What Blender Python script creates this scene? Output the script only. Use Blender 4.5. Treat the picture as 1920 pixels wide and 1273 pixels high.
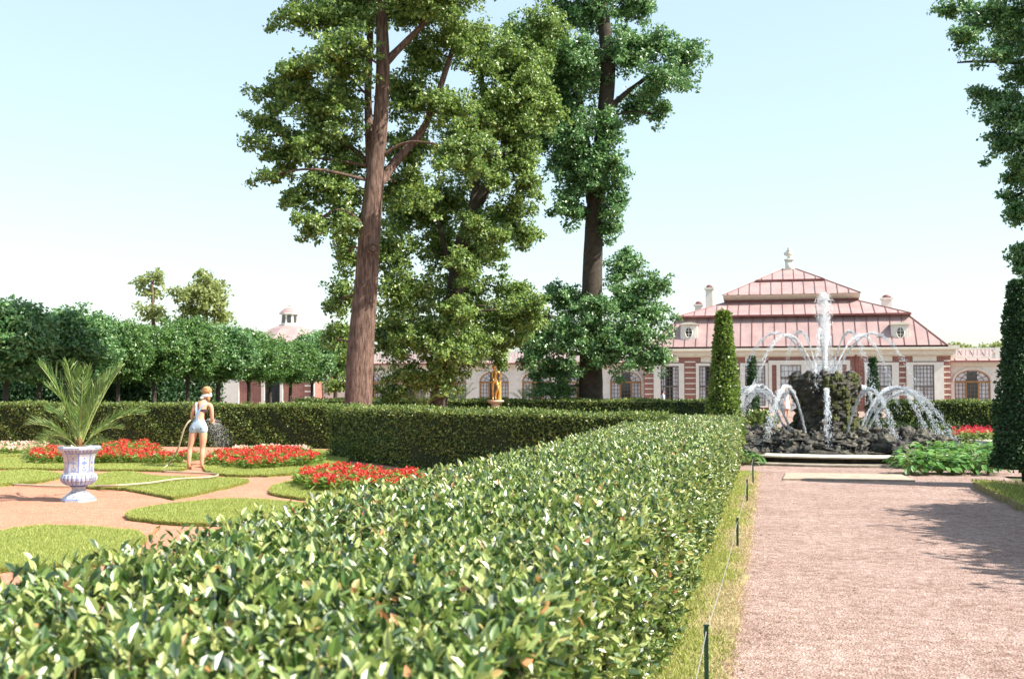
import bpy, bmesh, math, random
import numpy as np
from mathutils import Vector, noise as mnoise
R = math.radians
rng = np.random.default_rng(7); random.seed(7)
for o in list(bpy.data.objects): bpy.data.objects.remove(o)
SC = bpy.context.scene; COL = SC.collection

# ------------------------------------------------------------------ camera
TH, PH, F, H = R(13.45), R(2.47), 2026.7, 1.68
cd = bpy.data.cameras.new('camera'); cam = bpy.data.objects.new('camera', cd); COL.objects.link(cam)
cam.location = (0, 0, H); cam.rotation_euler = (R(90)+PH, 0, TH)
cd.lens = 38.0; cd.sensor_width = 36; cd.clip_end = 5000; cd.clip_start = .05
cd.dof.use_dof = True; cd.dof.focus_distance = 12.5; cd.dof.aperture_fstop = 4.8
SC.camera = cam
# ------------------------------------------------------------------ sky and sun
SUN_AZ, SUN_EL = R(-6), R(45)
w = bpy.data.worlds.new('World'); SC.world = w; w.use_nodes = True
nt = w.node_tree; bg = nt.nodes['Background']; sk = nt.nodes.new('ShaderNodeTexSky')
sk.sky_type = 'NISHITA'; sk.sun_disc = False; sk.sun_elevation = SUN_EL; sk.sun_rotation = R(90)-SUN_AZ
sk.dust_density = 1.2; sk.air_density = 1.3; sk.ozone_density = 1.0; sk.altitude = 0
hz = nt.nodes.new('ShaderNodeMix'); hz.data_type = 'RGBA'; hz.inputs[0].default_value = .62; hz.inputs[7].default_value = (1.85, 2.3, 2.5, 1)   # thin summer veil over the blue
nt.links.new(sk.outputs[0], hz.inputs[6]); nt.links.new(hz.outputs[2], bg.inputs[0]); bg.inputs[1].default_value = .15
sd = bpy.data.lights.new('sun', 'SUN'); sd.energy = 5.0; sd.angle = R(.5); sd.color = (1, .93, .82)
so = bpy.data.objects.new('sun', sd); COL.objects.link(so)
sv = Vector((math.cos(SUN_EL)*math.cos(SUN_AZ), math.cos(SUN_EL)*math.sin(SUN_AZ), math.sin(SUN_EL)))
so.rotation_euler = sv.to_track_quat('Z', 'Y').to_euler(); so.location = sv*60
SC.view_settings.view_transform = 'Standard'; SC.view_settings.look = 'None'
SC.view_settings.exposure = 1.24; SC.view_settings.gamma = 1
SC.render.engine = 'CYCLES'

# ------------------------------------------------------------------ photo pixel -> world point
def ray(px, py):
    x, y = (px-960)/F, -(py-636.5)/F
    s, c, sp, cp = math.sin(TH), math.cos(TH), math.sin(PH), math.cos(PH)
    return np.array([c*x + s*sp*y - s*cp, s*x - c*sp*y + c*cp, cp*y + sp])
def at(px, py, Z):                       # at forward distance Z
    d = ray(px, py); t = Z/(-d[0]*math.sin(TH)+d[1]*math.cos(TH)); return np.array([0, 0, H])+d*t
def onY(px, py, Y):                      # on the vertical plane y = Y
    d = ray(px, py); return np.array([0, 0, H])+d*(Y/d[1])
def G(px, py, z=0.):                     # on the level z
    d = ray(px, py); return np.array([0, 0, H])+d*((z-H)/d[2])

# ------------------------------------------------------------------ materials
def newmat(name):
    m = bpy.data.materials.new(name); m.use_nodes = True; return m, m.node_tree, m.node_tree.nodes['Principled BSDF']
def L_(nt, a, b): nt.links.new(a, b)
def ramp(nt, stops, src):
    r = nt.nodes.new('ShaderNodeValToRGB'); e = r.color_ramp.elements
    while len(e) < len(stops): e.new(.5)
    for i, (p, c) in enumerate(stops): e[i].position = p; e[i].color = (*c, 1)
    L_(nt, src, r.inputs[0]); return r
def coord(nt, scale=(1, 1, 1)):
    t = nt.nodes.new('ShaderNodeTexCoord'); mp = nt.nodes.new('ShaderNodeMapping'); mp.inputs['Scale'].default_value = scale
    L_(nt, t.outputs['Object'], mp.inputs[0]); return mp.outputs[0]
def tnoise(nt, vec, scale, detail=6, rough=.6):
    n = nt.nodes.new('ShaderNodeTexNoise'); n.inputs['Scale'].default_value = scale; n.inputs['Detail'].default_value = detail
    n.inputs['Roughness'].default_value = rough; L_(nt, vec, n.inputs['Vector']); return n.outputs[0]
def bump(nt, h, bs, strength, dist=.02):
    b = nt.nodes.new('ShaderNodeBump'); b.inputs['Strength'].default_value = strength; b.inputs['Distance'].default_value = dist
    L_(nt, h, b.inputs['Height']); L_(nt, b.outputs[0], bs.inputs['Normal'])
def M(name, c1, c2=None, scale=3., rough=.8, bmp=0., bscale=40., metal=0., spec=.4, stretch=(1, 1, 1), bdist=.02, mid=.5, wid=.16):
    m, nt, b = newmat(name); b.inputs['Roughness'].default_value = rough; b.inputs['Metallic'].default_value = metal
    b.inputs['Specular IOR Level'].default_value = spec
    v = coord(nt, stretch)
    c2 = c2 or tuple(x*.8 for x in c1)
    r = ramp(nt, [(mid-wid, c2), (mid+wid, c1)], tnoise(nt, v, scale)); L_(nt, r.outputs[0], b.inputs['Base Color'])
    if bmp: bump(nt, tnoise(nt, v, bscale, 8, .7), b, bmp, bdist)
    return m
def leafmat(name, stops, trans=.35, rough=.42, spec=.5, big=0., coat=0.):
    m, nt, b = newmat(name); g = nt.nodes.new('ShaderNodeNewGeometry')
    src = g.outputs['Random Per Island']
    if big:
        v = coord(nt); n = tnoise(nt, v, big, 3)
        mx = nt.nodes.new('ShaderNodeMath'); mx.operation = 'MULTIPLY_ADD'; mx.inputs[1].default_value = 1.5; mx.inputs[2].default_value = -.75
        L_(nt, n, mx.inputs[0]); ad = nt.nodes.new('ShaderNodeMath'); ad.operation = 'ADD'; ad.use_clamp = True
        L_(nt, mx.outputs[0], ad.inputs[0]); L_(nt, src, ad.inputs[1]); src = ad.outputs[0]
    r = ramp(nt, stops, src); L_(nt, r.outputs[0], b.inputs['Base Color'])
    b.inputs['Roughness'].default_value = rough; b.inputs['Specular IOR Level'].default_value = spec; b.inputs['Coat Weight'].default_value = coat; b.inputs['Coat Roughness'].default_value = .38
    t = nt.nodes.new('ShaderNodeBsdfTranslucent'); hs = nt.nodes.new('ShaderNodeHueSaturation')
    hs.inputs['Value'].default_value = 1.6; hs.inputs['Hue'].default_value = .485; L_(nt, r.outputs[0], hs.inputs['Color']); L_(nt, hs.outputs[0], t.inputs[0])
    mx = nt.nodes.new('ShaderNodeMixShader'); mx.inputs[0].default_value = trans
    L_(nt, b.outputs[0], mx.inputs[1]); L_(nt, t.outputs[0], mx.inputs[2])
    L_(nt, mx.outputs[0], nt.nodes['Material Output'].inputs[0]); return m
def gravelmat(name, stops, peb=90, bigmix=.42):
    m, nt, b = newmat(name); v = coord(nt)
    fine = tnoise(nt, v, peb, 4, .75); big = tnoise(nt, v, 1.1, 7, .7); mid = tnoise(nt, v, 9, 6, .7)
    vo = nt.nodes.new('ShaderNodeTexVoronoi'); vo.inputs['Scale'].default_value = peb*.8; L_(nt, v, vo.inputs['Vector'])
    sep = nt.nodes.new('ShaderNodeSeparateColor'); L_(nt, vo.outputs['Color'], sep.inputs[0])
    def mix(a, c, f):
        x = nt.nodes.new('ShaderNodeMix'); x.data_type = 'FLOAT'; x.inputs[0].default_value = f; L_(nt, a, x.inputs[2]); L_(nt, c, x.inputs[3]); return x.outputs[0]
    s = mix(mix(mix(fine, sep.outputs[0], .45), big, bigmix), mid, .42)
    r = ramp(nt, stops, s); L_(nt, r.outputs[0], b.inputs['Base Color']); b.inputs['Roughness'].default_value = .95
    b.inputs['Specular IOR Level'].default_value = .15
    bump(nt, mix(vo.outputs['Distance'], mid, .6), b, .8, .03); return m

MT = {}
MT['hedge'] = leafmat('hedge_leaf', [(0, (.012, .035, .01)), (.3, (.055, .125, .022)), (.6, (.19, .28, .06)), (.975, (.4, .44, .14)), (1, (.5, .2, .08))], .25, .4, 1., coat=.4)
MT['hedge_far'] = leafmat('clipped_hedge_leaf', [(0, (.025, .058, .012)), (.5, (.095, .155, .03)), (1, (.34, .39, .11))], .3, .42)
MT['shoot'] = M('green_brown_shoot', (.3, .26, .1), (.18, .12, .06), 20, .7)
MT['core'] = M('hedge_twigs', (.022, .036, .012), (.012, .02, .008), 9, .95)
MT['oak'] = leafmat('oak_leaf', [(0, (.042, .1, .02)), (.5, (.13, .225, .045)), (1, (.31, .41, .11))], .34, .4, .7)
MT['oak_green'] = leafmat('oak_leaf_green', [(0, (.026, .095, .03)), (.5, (.085, .21, .06)), (1, (.24, .38, .14))], .28, .38, .8)
MT['linden'] = leafmat('linden_leaf', [(0, (.03, .09, .025)), (.6, (.085, .19, .045)), (1, (.21, .34, .09))], .36, .38, .6)
MT['pale_leaf'] = leafmat('pale_tree_leaf', [(0, (.14, .19, .05)), (1, (.32, .36, .13))], .4)
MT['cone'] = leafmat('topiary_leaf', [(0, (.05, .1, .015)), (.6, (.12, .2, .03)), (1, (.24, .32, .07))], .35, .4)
MT['cone_dark'] = leafmat('dark_topiary_leaf', [(0, (.012, .045, .012)), (1, (.04, .1, .03))], .2, .45)  # dark tint stands in for shade on the right cone and under the limes
MT['bark'] = M('bark', (.25, .16, .125), (.07, .042, .033), 3.2, .95, 1., 6, stretch=(5, 5, .8), bdist=.09, wid=.14)
MT['twig'] = M('dark_bark', (.07, .055, .042), (.035, .027, .02), 6, .95, .6, 20)
MT['grass'] = leafmat('lawn_grass', [(0, (.19, .23, .05)), (.6, (.35, .4, .11)), (1, (.52, .54, .22))], .35, .6, .2)
MT['verge'] = leafmat('verge_grass', [(0, (.3, .28, .12)), (.4, (.46, .38, .22)), (1, (.62, .52, .34))], .3, .7, .2, big=1.2)
MT['turf'] = M('turf_base', (.22, .25, .065), (.14, .17, .04), 20, .95)
MT['gravel'] = gravelmat('pinkish_gravel', [(.32, (.08, .045, .036)), (.42, (.21, .135, .11)), (.53, (.33, .235, .205)), (.68, (.52, .42, .38))])
MT['sand'] = gravelmat('orange_sand', [(.3, (.26, .11, .065)), (.48, (.42, .2, .13)), (.7, (.54, .31, .22))], 60, .45)
MT['earth'] = M('earth', (.12, .12, .05), (.07, .08, .03), 2, .95)
MT['stone'] = M('pale_stone', (.62, .58, .5), (.42, .38, .31), 6, .8, .3, 30)
MT['slab'] = M('sandy_slab', (.4, .32, .25), (.3, .235, .18), 5, .9, .3, 30)
MT['wetstone'] = M('basin_stone', (.33, .29, .23), (.16, .13, .1), 5, .6, .4, 25)
MT['white'] = M('white_plaster', (.74, .72, .66), (.66, .63, .57), 4, .7, .1, 30)
MT['cream'] = M('cream_cornice', (.72, .68, .58), (.64, .6, .5), 3, .7)
MT['redroof'] = M('red_metal_roof', (.38, .265, .25), (.3, .2, .195), 1.2, .5, spec=.5)
MT['seam'] = M('roof_seam', (.25, .12, .115), (.19, .085, .08), 3, .6)
MT['redtrim'] = M('red_roof_edge', (.24, .085, .08), (.19, .06, .055), 3, .55)
MT['wood'] = M('window_wood', (.36, .19, .07), (.26, .13, .05), 6, .5)
MT['muntin'] = M('window_bars', (.16, .13, .11), (.12, .1, .09), 6, .6)
MT['curtain'] = M('curtained_glass', (.85, .84, .85), (.5, .5, .55), 1.6, .12, spec=.6, stretch=(9, 9, .6))
MT['dark_glass'] = M('dark_glass', (.05, .055, .055), (.02, .022, .025), 2, .08, spec=.8)
def brickmat():
    m, nt, b = newmat('red_brick'); t = nt.nodes.new('ShaderNodeTexCoord'); sp = nt.nodes.new('ShaderNodeSeparateXYZ'); cb = nt.nodes.new('ShaderNodeCombineXYZ')
    L_(nt, t.outputs['Object'], sp.inputs[0]); ad = nt.nodes.new('ShaderNodeMath'); ad.operation = 'ADD'; L_(nt, sp.outputs[0], ad.inputs[0]); L_(nt, sp.outputs[1], ad.inputs[1])
    L_(nt, ad.outputs[0], cb.inputs[0]); L_(nt, sp.outputs[2], cb.inputs[1])
    k = nt.nodes.new('ShaderNodeTexBrick'); k.inputs['Scale'].default_value = 1; k.inputs['Brick Width'].default_value = .26; k.inputs['Row Height'].default_value = .085
    k.inputs['Mortar Size'].default_value = .012; k.inputs['Color1'].default_value = (.3, .075, .05, 1); k.inputs['Color2'].default_value = (.17, .045, .035, 1); k.inputs['Mortar'].default_value = (.42, .3, .25, 1)
    L_(nt, cb.outputs[0], k.inputs[0]); L_(nt, k.outputs[0], b.inputs['Base Color']); b.inputs['Roughness'].default_value = .85; return m
MT['brick'] = brickmat()
MT['tufa'] = M('wet_tufa', (.075, .062, .042), (.008, .008, .006), 5, .5, 1., 16, bdist=.06, spec=.6)
MT['moss'] = M('mossy_tufa', (.09, .1, .02), (.02, .025, .01), 4, .8, 1., 16, bdist=.06)
MT['boulder'] = M('boulder', (.14, .125, .09), (.022, .02, .014), 3, .6, .8, 12, bdist=.05, spec=.5)
MT['red_flower'] = leafmat('red_petal', [(0, (.4, .02, .012)), (.6, (.62, .06, .035)), (1, (.75, .17, .11))], .3, .5, .3)
MT['pink_flower'] = leafmat('pink_petal', [(0, (.8, .4, .35)), (1, (.9, .75, .68))], .3, .5, .3)
MT['dark_red_flower'] = leafmat('dark_red_petal', [(0, (.4, .02, .03)), (1, (.7, .06, .07))], .3, .5, .3)
MT['flower_leaf'] = leafmat('bedding_leaf', [(0, (.09, .19, .03)), (1, (.24, .34, .08))], .35)
MT['hosta'] = leafmat('hosta_leaf', [(0, (.05, .14, .03)), (.6, (.1, .24, .05)), (1, (.2, .36, .1))], .3, .3, .7)
MT['palm'] = leafmat('palm_leaflet', [(0, (.06, .14, .03)), (.6, (.13, .23, .05)), (1, (.28, .34, .14))], .35, .35, .6)
MT['palmstem'] = M('palm_stem', (.35, .4, .13), (.22, .27, .08), 8, .5)
MT['fibre'] = M('palm_fibre', (.25, .12, .05), (.12, .05, .02), 20, .95, .8, 40)
MT['delft_white'] = M('white_glaze', (.47, .475, .48), (.33, .345, .38), 14, .25, spec=.6)
MT['delft_blue'] = M('blue_glaze', (.12, .17, .42), (.2, .25, .48), 25, .25, spec=.6)
MT['skin'] = M('skin', (.66, .36, .24), (.58, .29, .19), 3, .5)
MT['hair'] = M('ginger_blond_hair', (.52, .27, .12), (.3, .13, .05), 25, .6, .6, 60)
MT['denim'] = M('pale_denim', (.42, .52, .62), (.32, .42, .54), 9, .9, .3, 90)
MT['denim_dark'] = M('denim_strap', (.27, .37, .5), (.22, .3, .43), 9, .9)
MT['bikini'] = M('dark_cloth', (.06, .035, .04), (.04, .02, .03), 9, .8)
MT['whitecloth'] = M('white_cloth', (.8, .79, .77), (.68, .67, .66), 9, .9)
MT['dress'] = M('pale_floral_dress', (.82, .78, .8), (.62, .5, .56), 30, .9)
MT['bluecloth'] = M('pale_blue_shirt', (.5, .55, .7), (.42, .46, .62), 9, .9)
MT['gold'] = M('gilded_bronze', (.85, .5, .16), (.62, .33, .08), 8, .38, .2, 20, metal=.55, spec=.6)
MT['terracotta'] = M('pink_pedestal_stone', (.6, .4, .31), (.5, .31, .24), 6, .8)
MT['hose'] = M('pale_rubber_hose', (.46, .38, .26), (.36, .29, .19), 12, .5)
MT['stake'] = M('dark_green_stake', (.02, .075, .045), (.015, .05, .03), 20, .5)
MT['cord'] = M('grey_cord', (.3, .31, .29), (.2, .2, .19), 60, .8)
MT['iron'] = M('dark_iron', (.06, .06, .06), (.04, .04, .04), 20, .5)
MT['pebble'] = leafmat('pebbles', [(0, (.12, .075, .06)), (.5, (.4, .28, .23)), (1, (.7, .6, .55))], 0., .9, .2)
def watermat():
    m, nt, b = newmat('water_drops'); b.inputs['Base Color'].default_value = (.95, .97, 1, 1); b.inputs['Roughness'].default_value = .1
    b.inputs['Transmission Weight'].default_value = .6; b.inputs['IOR'].default_value = 1.33; return m
MT['drops'] = watermat()
def poolmat():
    m, nt, b = newmat('pool_water'); b.inputs['Base Color'].default_value = (.04, .05, .045, 1); b.inputs['Roughness'].default_value = .06
    v = coord(nt); bump(nt, tnoise(nt, v, 9, 4), b, .5, .03); return m
MT['pool'] = poolmat()

# ------------------------------------------------------------------ geometry builder
def unit(a): return a/np.maximum(np.linalg.norm(a, axis=-1, keepdims=True), 1e-9)
class Geo:
    def __init__(s): s.V = []; s.Fc = []; s.n = 0; s.mi = []
    def add(s, V, Fa, mi=0):
        V = np.asarray(V, float).reshape(-1, 3); Fa = np.asarray(Fa, int)
        s.V.append(V); s.Fc.append(Fa+s.n); s.n += len(V)
        s.mi.append(np.broadcast_to(np.asarray(mi, int), (len(Fa),))); return s
    def box(s, x0, x1, y0, y1, z0, z1):
        V = [(x, y, z) for z in (z0, z1) for y in (y0, y1) for x in (x0, x1)]
        return s.add(V, [(0, 2, 3, 1), (4, 5, 7, 6), (0, 1, 5, 4), (1, 3, 7, 5), (3, 2, 6, 7), (2, 0, 4, 6)])
    def tube(s, pts, rad, seg=8, cap=True, rough=0.):
        pts = np.asarray(pts, float); n = len(pts); rad = np.broadcast_to(np.asarray(rad, float), (n,))
        T = unit(np.gradient(pts, axis=0)); ref = np.array([0, 0, 1.]) if abs(T[0][2]) < .9 else np.array([1., 0, 0])
        A = unit(np.cross(T, ref)); B = np.cross(T, A); a = np.linspace(0, 2*np.pi, seg, endpoint=False)
        rr = rad[:, None]*np.ones(seg)[None]
        if rough: rr = rr*(1+rough*rng.standard_normal((n, seg))*.5+rough*np.sin(a*3+1)[None])
        V = pts[:, None]+rr[..., None]*(np.cos(a)[None, :, None]*A[:, None]+np.sin(a)[None, :, None]*B[:, None])
        i = np.arange(n-1)[:, None]*seg; j = np.arange(seg)[None]; k = (j+1) % seg
        Fa = np.stack([i+j, i+k, i+seg+k, i+seg+j], -1).reshape(-1, 4); s.add(V, Fa)
        if cap:
            s.add(V[0], [list(range(seg))[::-1]]); s.add(V[-1], [list(range(seg))])
        return s
    def lathe(s, prof, seg=24, c=(0, 0, 0), fr=None, mi=None):
        prof = np.asarray(prof, float); a = np.linspace(0, 2*np.pi, seg, endpoint=False); n = len(prof)
        r = prof[:, 0][:, None]*np.ones(seg)[None]
        if fr is not None: r = fr(a[None, :], prof[:, 1][:, None], r)
        V = np.stack([r*np.cos(a), r*np.sin(a), np.repeat(prof[:, 1][:, None], seg, 1)], -1)+np.asarray(c)
        i = np.arange(n-1)[:, None]*seg; j = np.arange(seg)[None]; k = (j+1) % seg
        Fa = np.stack([i+j, i+k, i+seg+k, i+seg+j], -1).reshape(-1, 4)
        m = 0
        if mi is not None:
            ac = a+np.pi/seg; zc = (prof[:-1, 1]+prof[1:, 1])/2; m = mi(np.repeat(ac[None], n-1, 0), np.repeat(zc[:, None], seg, 1)).reshape(-1)
        return s.add(V, Fa, m)
    def ell(s, c, r, seg=12, rings=8, amp=0., fq=3., seed=0, rot=0.):
        t = np.linspace(0, np.pi, rings+1); a = np.linspace(0, 2*np.pi, seg, endpoint=False)
        d = np.stack([np.sin(t)[:, None]*np.cos(a), np.sin(t)[:, None]*np.sin(a), np.repeat(np.cos(t)[:, None], seg, 1)], -1)
        k = np.ones(d.shape[:2])
        if amp:
            for i in range(d.shape[0]):
                for j in range(seg):
                    k[i, j] += amp*mnoise.fractal(Vector(d[i, j]*fq)+Vector((seed*7.3, seed*3.1, seed)), 1., 2., 3)
            k[0] = k[0].mean(); k[-1] = k[-1].mean()
        V = d*k[..., None]*np.asarray(r)
        if rot: V = V@np.array([[math.cos(rot), math.sin(rot), 0], [-math.sin(rot), math.cos(rot), 0], [0, 0, 1]])
        V = V+np.asarray(c)
        i = np.arange(rings)[:, None]*seg; j = np.arange(seg)[None]; kk = (j+1) % seg
        return s.add(V, np.stack([i+seg+j, i+seg+kk, i+kk, i+j], -1).reshape(-1, 4))
    def leaves(s, P, N, D, L, W, six=False):
        P = np.asarray(P, float); D = unit(D); N = unit(N-(N*D).sum(-1, keepdims=True)*D); S = np.cross(D, N)
        L = np.broadcast_to(np.asarray(L, float), (len(P),))[:, None]; W = np.broadcast_to(np.asarray(W, float), (len(P),))[:, None]
        n = len(P); o = np.arange(n)[:, None]
        if six:
            b = P; t = P+D*L-N*L*.12; m1 = P+D*L*.3+N*W*.12; m2 = P+D*L*.68+N*W*.05
            V = np.stack([b, m1+S*W*.46, m2+S*W*.4, t, m2-S*W*.4, m1-S*W*.46], 1)
            return s.add(V, (np.array([[0, 1, 2, 3], [0, 3, 4, 5]])[None]+o[:, None]*6).reshape(-1, 4))
        mid = P+D*L*.5+N*W*.15
        V = np.stack([P, mid+S*W*.5, P+D*L-N*L*.08, mid-S*W*.5], 1)
        return s.add(V, np.arange(4)[None]+o*4)
    def arrays(s): return np.concatenate(s.V)
    def build(s, name, mat, parent=None, smooth=False, origin=None):
        me = bpy.data.meshes.new(name); V = np.concatenate(s.V)
        if origin is not None: V = V-np.asarray(origin)
        me.vertices.add(len(V)); me.vertices.foreach_set('co', V.astype(np.float32).ravel())
        idx = np.concatenate([f.ravel() for f in s.Fc]); tot = np.concatenate([np.full(len(f), f.shape[1]) for f in s.Fc])
        st = np.concatenate([[0], np.cumsum(tot)[:-1]])
        me.loops.add(len(idx)); me.loops.foreach_set('vertex_index', idx.astype(np.int32))
        me.polygons.add(len(tot)); me.polygons.foreach_set('loop_start', st.astype(np.int32))
        mats = mat if isinstance(mat, (list, tuple)) else [mat]
        for m in mats: me.materials.append(m)
        if len(mats) > 1: me.polygons.foreach_set('material_index', np.concatenate(s.mi).astype(np.int32))
        me.polygons.foreach_set('use_smooth', np.full(len(tot), smooth))
        me.update(calc_edges=True); me.validate()
        o = bpy.data.objects.new(name, me); COL.objects.link(o)
        if parent is not None: o.parent = parent
        if origin is not None: o.location = origin
        return o
def tag(o, label=None, cat=None, group=None, kind=None):
    if label: o['label'] = label
    if cat: o['category'] = cat
    if group: o['group'] = group
    if kind: o['kind'] = kind
    return o
def thing(name, label, cat, loc=(0, 0, 0), rz=0., group=None):
    o = bpy.data.objects.new(name, None); COL.objects.link(o); o.location = loc; o.rotation_euler = (0, 0, rz)
    o.empty_display_size = .1; return tag(o, label, cat, group)
def dup(root, loc, rz=0., sc=1., label=None, group=None):
    def cp(o, par):
        c = o.copy(); COL.objects.link(c)
        if par: c.parent = par
        for ch in o.children: cp(ch, c)
        return c
    r = cp(root, None); r.location = loc; r.rotation_euler = (0, 0, rz)
    r.scale = (sc, sc, sc) if np.isscalar(sc) else sc
    if label: r['label'] = label
    if group: r['group'] = group
    return r
def rdir(n):
    return unit(rng.standard_normal((n, 3)))
def smoothpath(pts, k=8):
    pts = np.asarray(pts, float); P = np.vstack([2*pts[0]-pts[1], pts, 2*pts[-1]-pts[-2]]); out = []
    for i in range(1, len(P)-2):
        for t in np.linspace(0, 1, k, endpoint=False):
            p0, p1, p2, p3 = P[i-1], P[i], P[i+1], P[i+2]
            out.append(.5*((2*p1)+(-p0+p2)*t+(2*p0-5*p1+4*p2-p3)*t*t+(-p0+3*p1-3*p2+p3)*t**3))
    out.append(pts[-1]); return np.array(out)
def closedpath(pts, k=6):
    n = len(pts); P = [np.asarray(p, float) for p in pts]; out = []
    for i in range(n):
        p0, p1, p2, p3 = P[i-1], P[i], P[(i+1) % n], P[(i+2) % n]
        for t in np.linspace(0, 1, k, endpoint=False):
            out.append(.5*((2*p1)+(-p0+p2)*t+(2*p0-5*p1+4*p2-p3)*t*t+(-p0+3*p1-3*p2+p3)*t**3))
    return np.array(out)
def inpoly(P, poly):
    x, y = P[:, 0], P[:, 1]; c = np.zeros(len(P), bool); n = len(poly)
    for i in range(n):
        x1, y1 = poly[i][:2]; x2, y2 = poly[i-1][:2]
        cond = ((y1 > y) != (y2 > y)) & (x < (x2-x1)*(y-y1)/((y2-y1) if y2 != y1 else 1e-9)+x1); c ^= cond
    return c
def sample(poly, n):
    lo, hi = poly[:, :2].min(0), poly[:, :2].max(0); P = lo+(hi-lo)*rng.random((int(n*2.2)+10, 2)); return P[inpoly(P, poly)][:n]
def polyarea(p): return abs(np.sum(p[:, 0]*np.roll(p[:, 1], -1)-p[:, 1]*np.roll(p[:, 0], -1)))/2

# ------------------------------------------------------------------ setting: ground, paths
def sheet(name, poly, z, mat, zfun=None):
    me = bpy.data.meshes.new(name); me.from_pydata([(p[0], p[1], z) for p in poly], [], [list(range(len(poly)))]); me.materials.append(mat)
    o = bpy.data.objects.new(name, me); COL.objects.link(o); return tag(o, kind='structure')
sheet('ground', [(-900, -300), (900, -300), (900, 1500), (-900, 1500)], -.03, MT['earth'])
sheet('gravel_path', [(-.3, -6), (4.2, -6), (4.2, 70), (-.3, 70)], 0, MT['gravel'])
sheet('fountain_square', [(-3.2, 21.8), (9.5, 21.8), (9.5, 38), (-3.2, 38)], .004, MT['gravel'])
sheet('garden_path', [(-24, 1), (-2.5, 1), (-2.5, 35), (-24, 35)], .002, MT['sand'])
sheet('palace_terrace', [(-60, 60), (30, 60), (30, 76), (-60, 76)], .02, MT['gravel'])

# pebbles and crumbs lying on the path (a dense scatter nobody could count)
g = Geo(); n = 9000
yy = 2.6+rng.random(n)**1.6*14; xx = rng.uniform(-.2, 3.2, n)
g.leaves(np.stack([xx, yy, np.full(n, .003)], -1), rdir(n)*.5+np.array([0, 0, 1.]), rdir(n)*np.array([1, 1, .3]), rng.uniform(.004, .016, n), rng.uniform(.004, .012, n))
tag(g.build('pebbles', MT['pebble']), 'small stones and crumbs scattered over the gravel path', 'pebbles', kind='stuff')

g = Geo(); n = 140; yy = 2.8+rng.random(n)**1.3*14; xx = np.where(rng.random(n) < .6, -.2+np.abs(rng.normal(0, .25, n)), rng.uniform(0, 3, n))
g.leaves(np.stack([xx, yy, np.full(n, .006)], -1), rdir(n)*.35+np.array([0, 0, 1.]), rdir(n)*np.array([1, 1, .15]), rng.uniform(.018, .045, n), rng.uniform(.01, .022, n), True)
tag(g.build('leaf_litter', leafmat('dry_leaf', [(0, (.1, .06, .03)), (.6, (.26, .16, .07)), (1, (.2, .24, .07))], .1)), 'small dry leaves fallen on the gravel path', 'fallen leaves', kind='stuff')
# grass verges beside the gravel path
def blades(g, P2, z, ln, lean=.5, wd=.006):
    n = len(P2); P = np.column_stack([P2, np.full(n, z)]); d = rdir(n)*lean+np.array([0, 0, 1.])
    g.leaves(P, rdir(n), d, ln*rng.uniform(.5, 1.2, n), wd)
def verge(name, x0, x1, y0, y1, h, label, ln=.035, k=1., dens=(9000, 4200, 2200)):
    g = Geo(); nn = 150; ys = np.linspace(y0, y1, nn); e0 = .02*np.sin(ys*5)+.012*rng.standard_normal(nn); e1 = .03*np.sin(ys*3.3+1)+.02*np.sin(ys*8)+.015*rng.standard_normal(nn)
    V = []
    for i in range(nn): V += [(x0+e0[i], ys[i], -.02), (x0+e0[i], ys[i], h), (x1+e1[i], ys[i], h*.85), (x1+e1[i]+.015, ys[i], -.02)]
    Fa = [(4*i+a, 4*i+4+a, 4*i+5+a, 4*i+1+a) for i in range(nn-1) for a in range(3)]; g.add(V, np.array(Fa)[:, ::-1])
    b = g.build(name, M('thatch', (.3, .25, .13), (.16, .14, .06), 14, .95)); g2, g3 = Geo(), Geo()
    for (a, c, de, wd) in ((y0, 6, dens[0], .005), (6, 12, dens[1], .008), (12, y1, dens[2], .012)):
        if c <= a: continue
        n = int((c-a)*(x1-x0)*de*k); P = np.column_stack([rng.uniform(x0-.02, x1+.02, n), rng.uniform(a, c, n)])
        ed = (P[:, 0]-x0)/(x1-x0)+.22*np.sin(P[:, 1]*1.7)+.12*np.sin(P[:, 1]*5.1)+rng.normal(0, .16, n); dry = (ed > .64)
        blades(g2, P[~dry], h-.008, ln*(1+.4*(wd > .006)), .7, wd); blades(g3, P[dry], h-.01, ln*.7*(1+.4*(wd > .006)), .95, wd)
        m = int((c-a)*de*.05); E = np.column_stack([x1+np.abs(rng.normal(0, .035, m)), rng.uniform(a, c, m)]); blades(g3, E, .0, ln*.8, .9, wd)
    tag(b, label, 'grass verge'); tag(g2.build('grass', MT['grass'], b), kind='stuff'); tag(g3.build('dry_grass', MT['verge'], b), kind='stuff'); return b
verge('grass_verge', -.72, -.27, 1.2, 21.5, .035, 'narrow dry yellow-green grass verge between the foreground hedge and the gravel')
verge('grass_verge', 3.25, 4.1, -2, 19.4, .1, 'shaded thick grass verge along the right edge of the gravel path', .05, .6)

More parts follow.
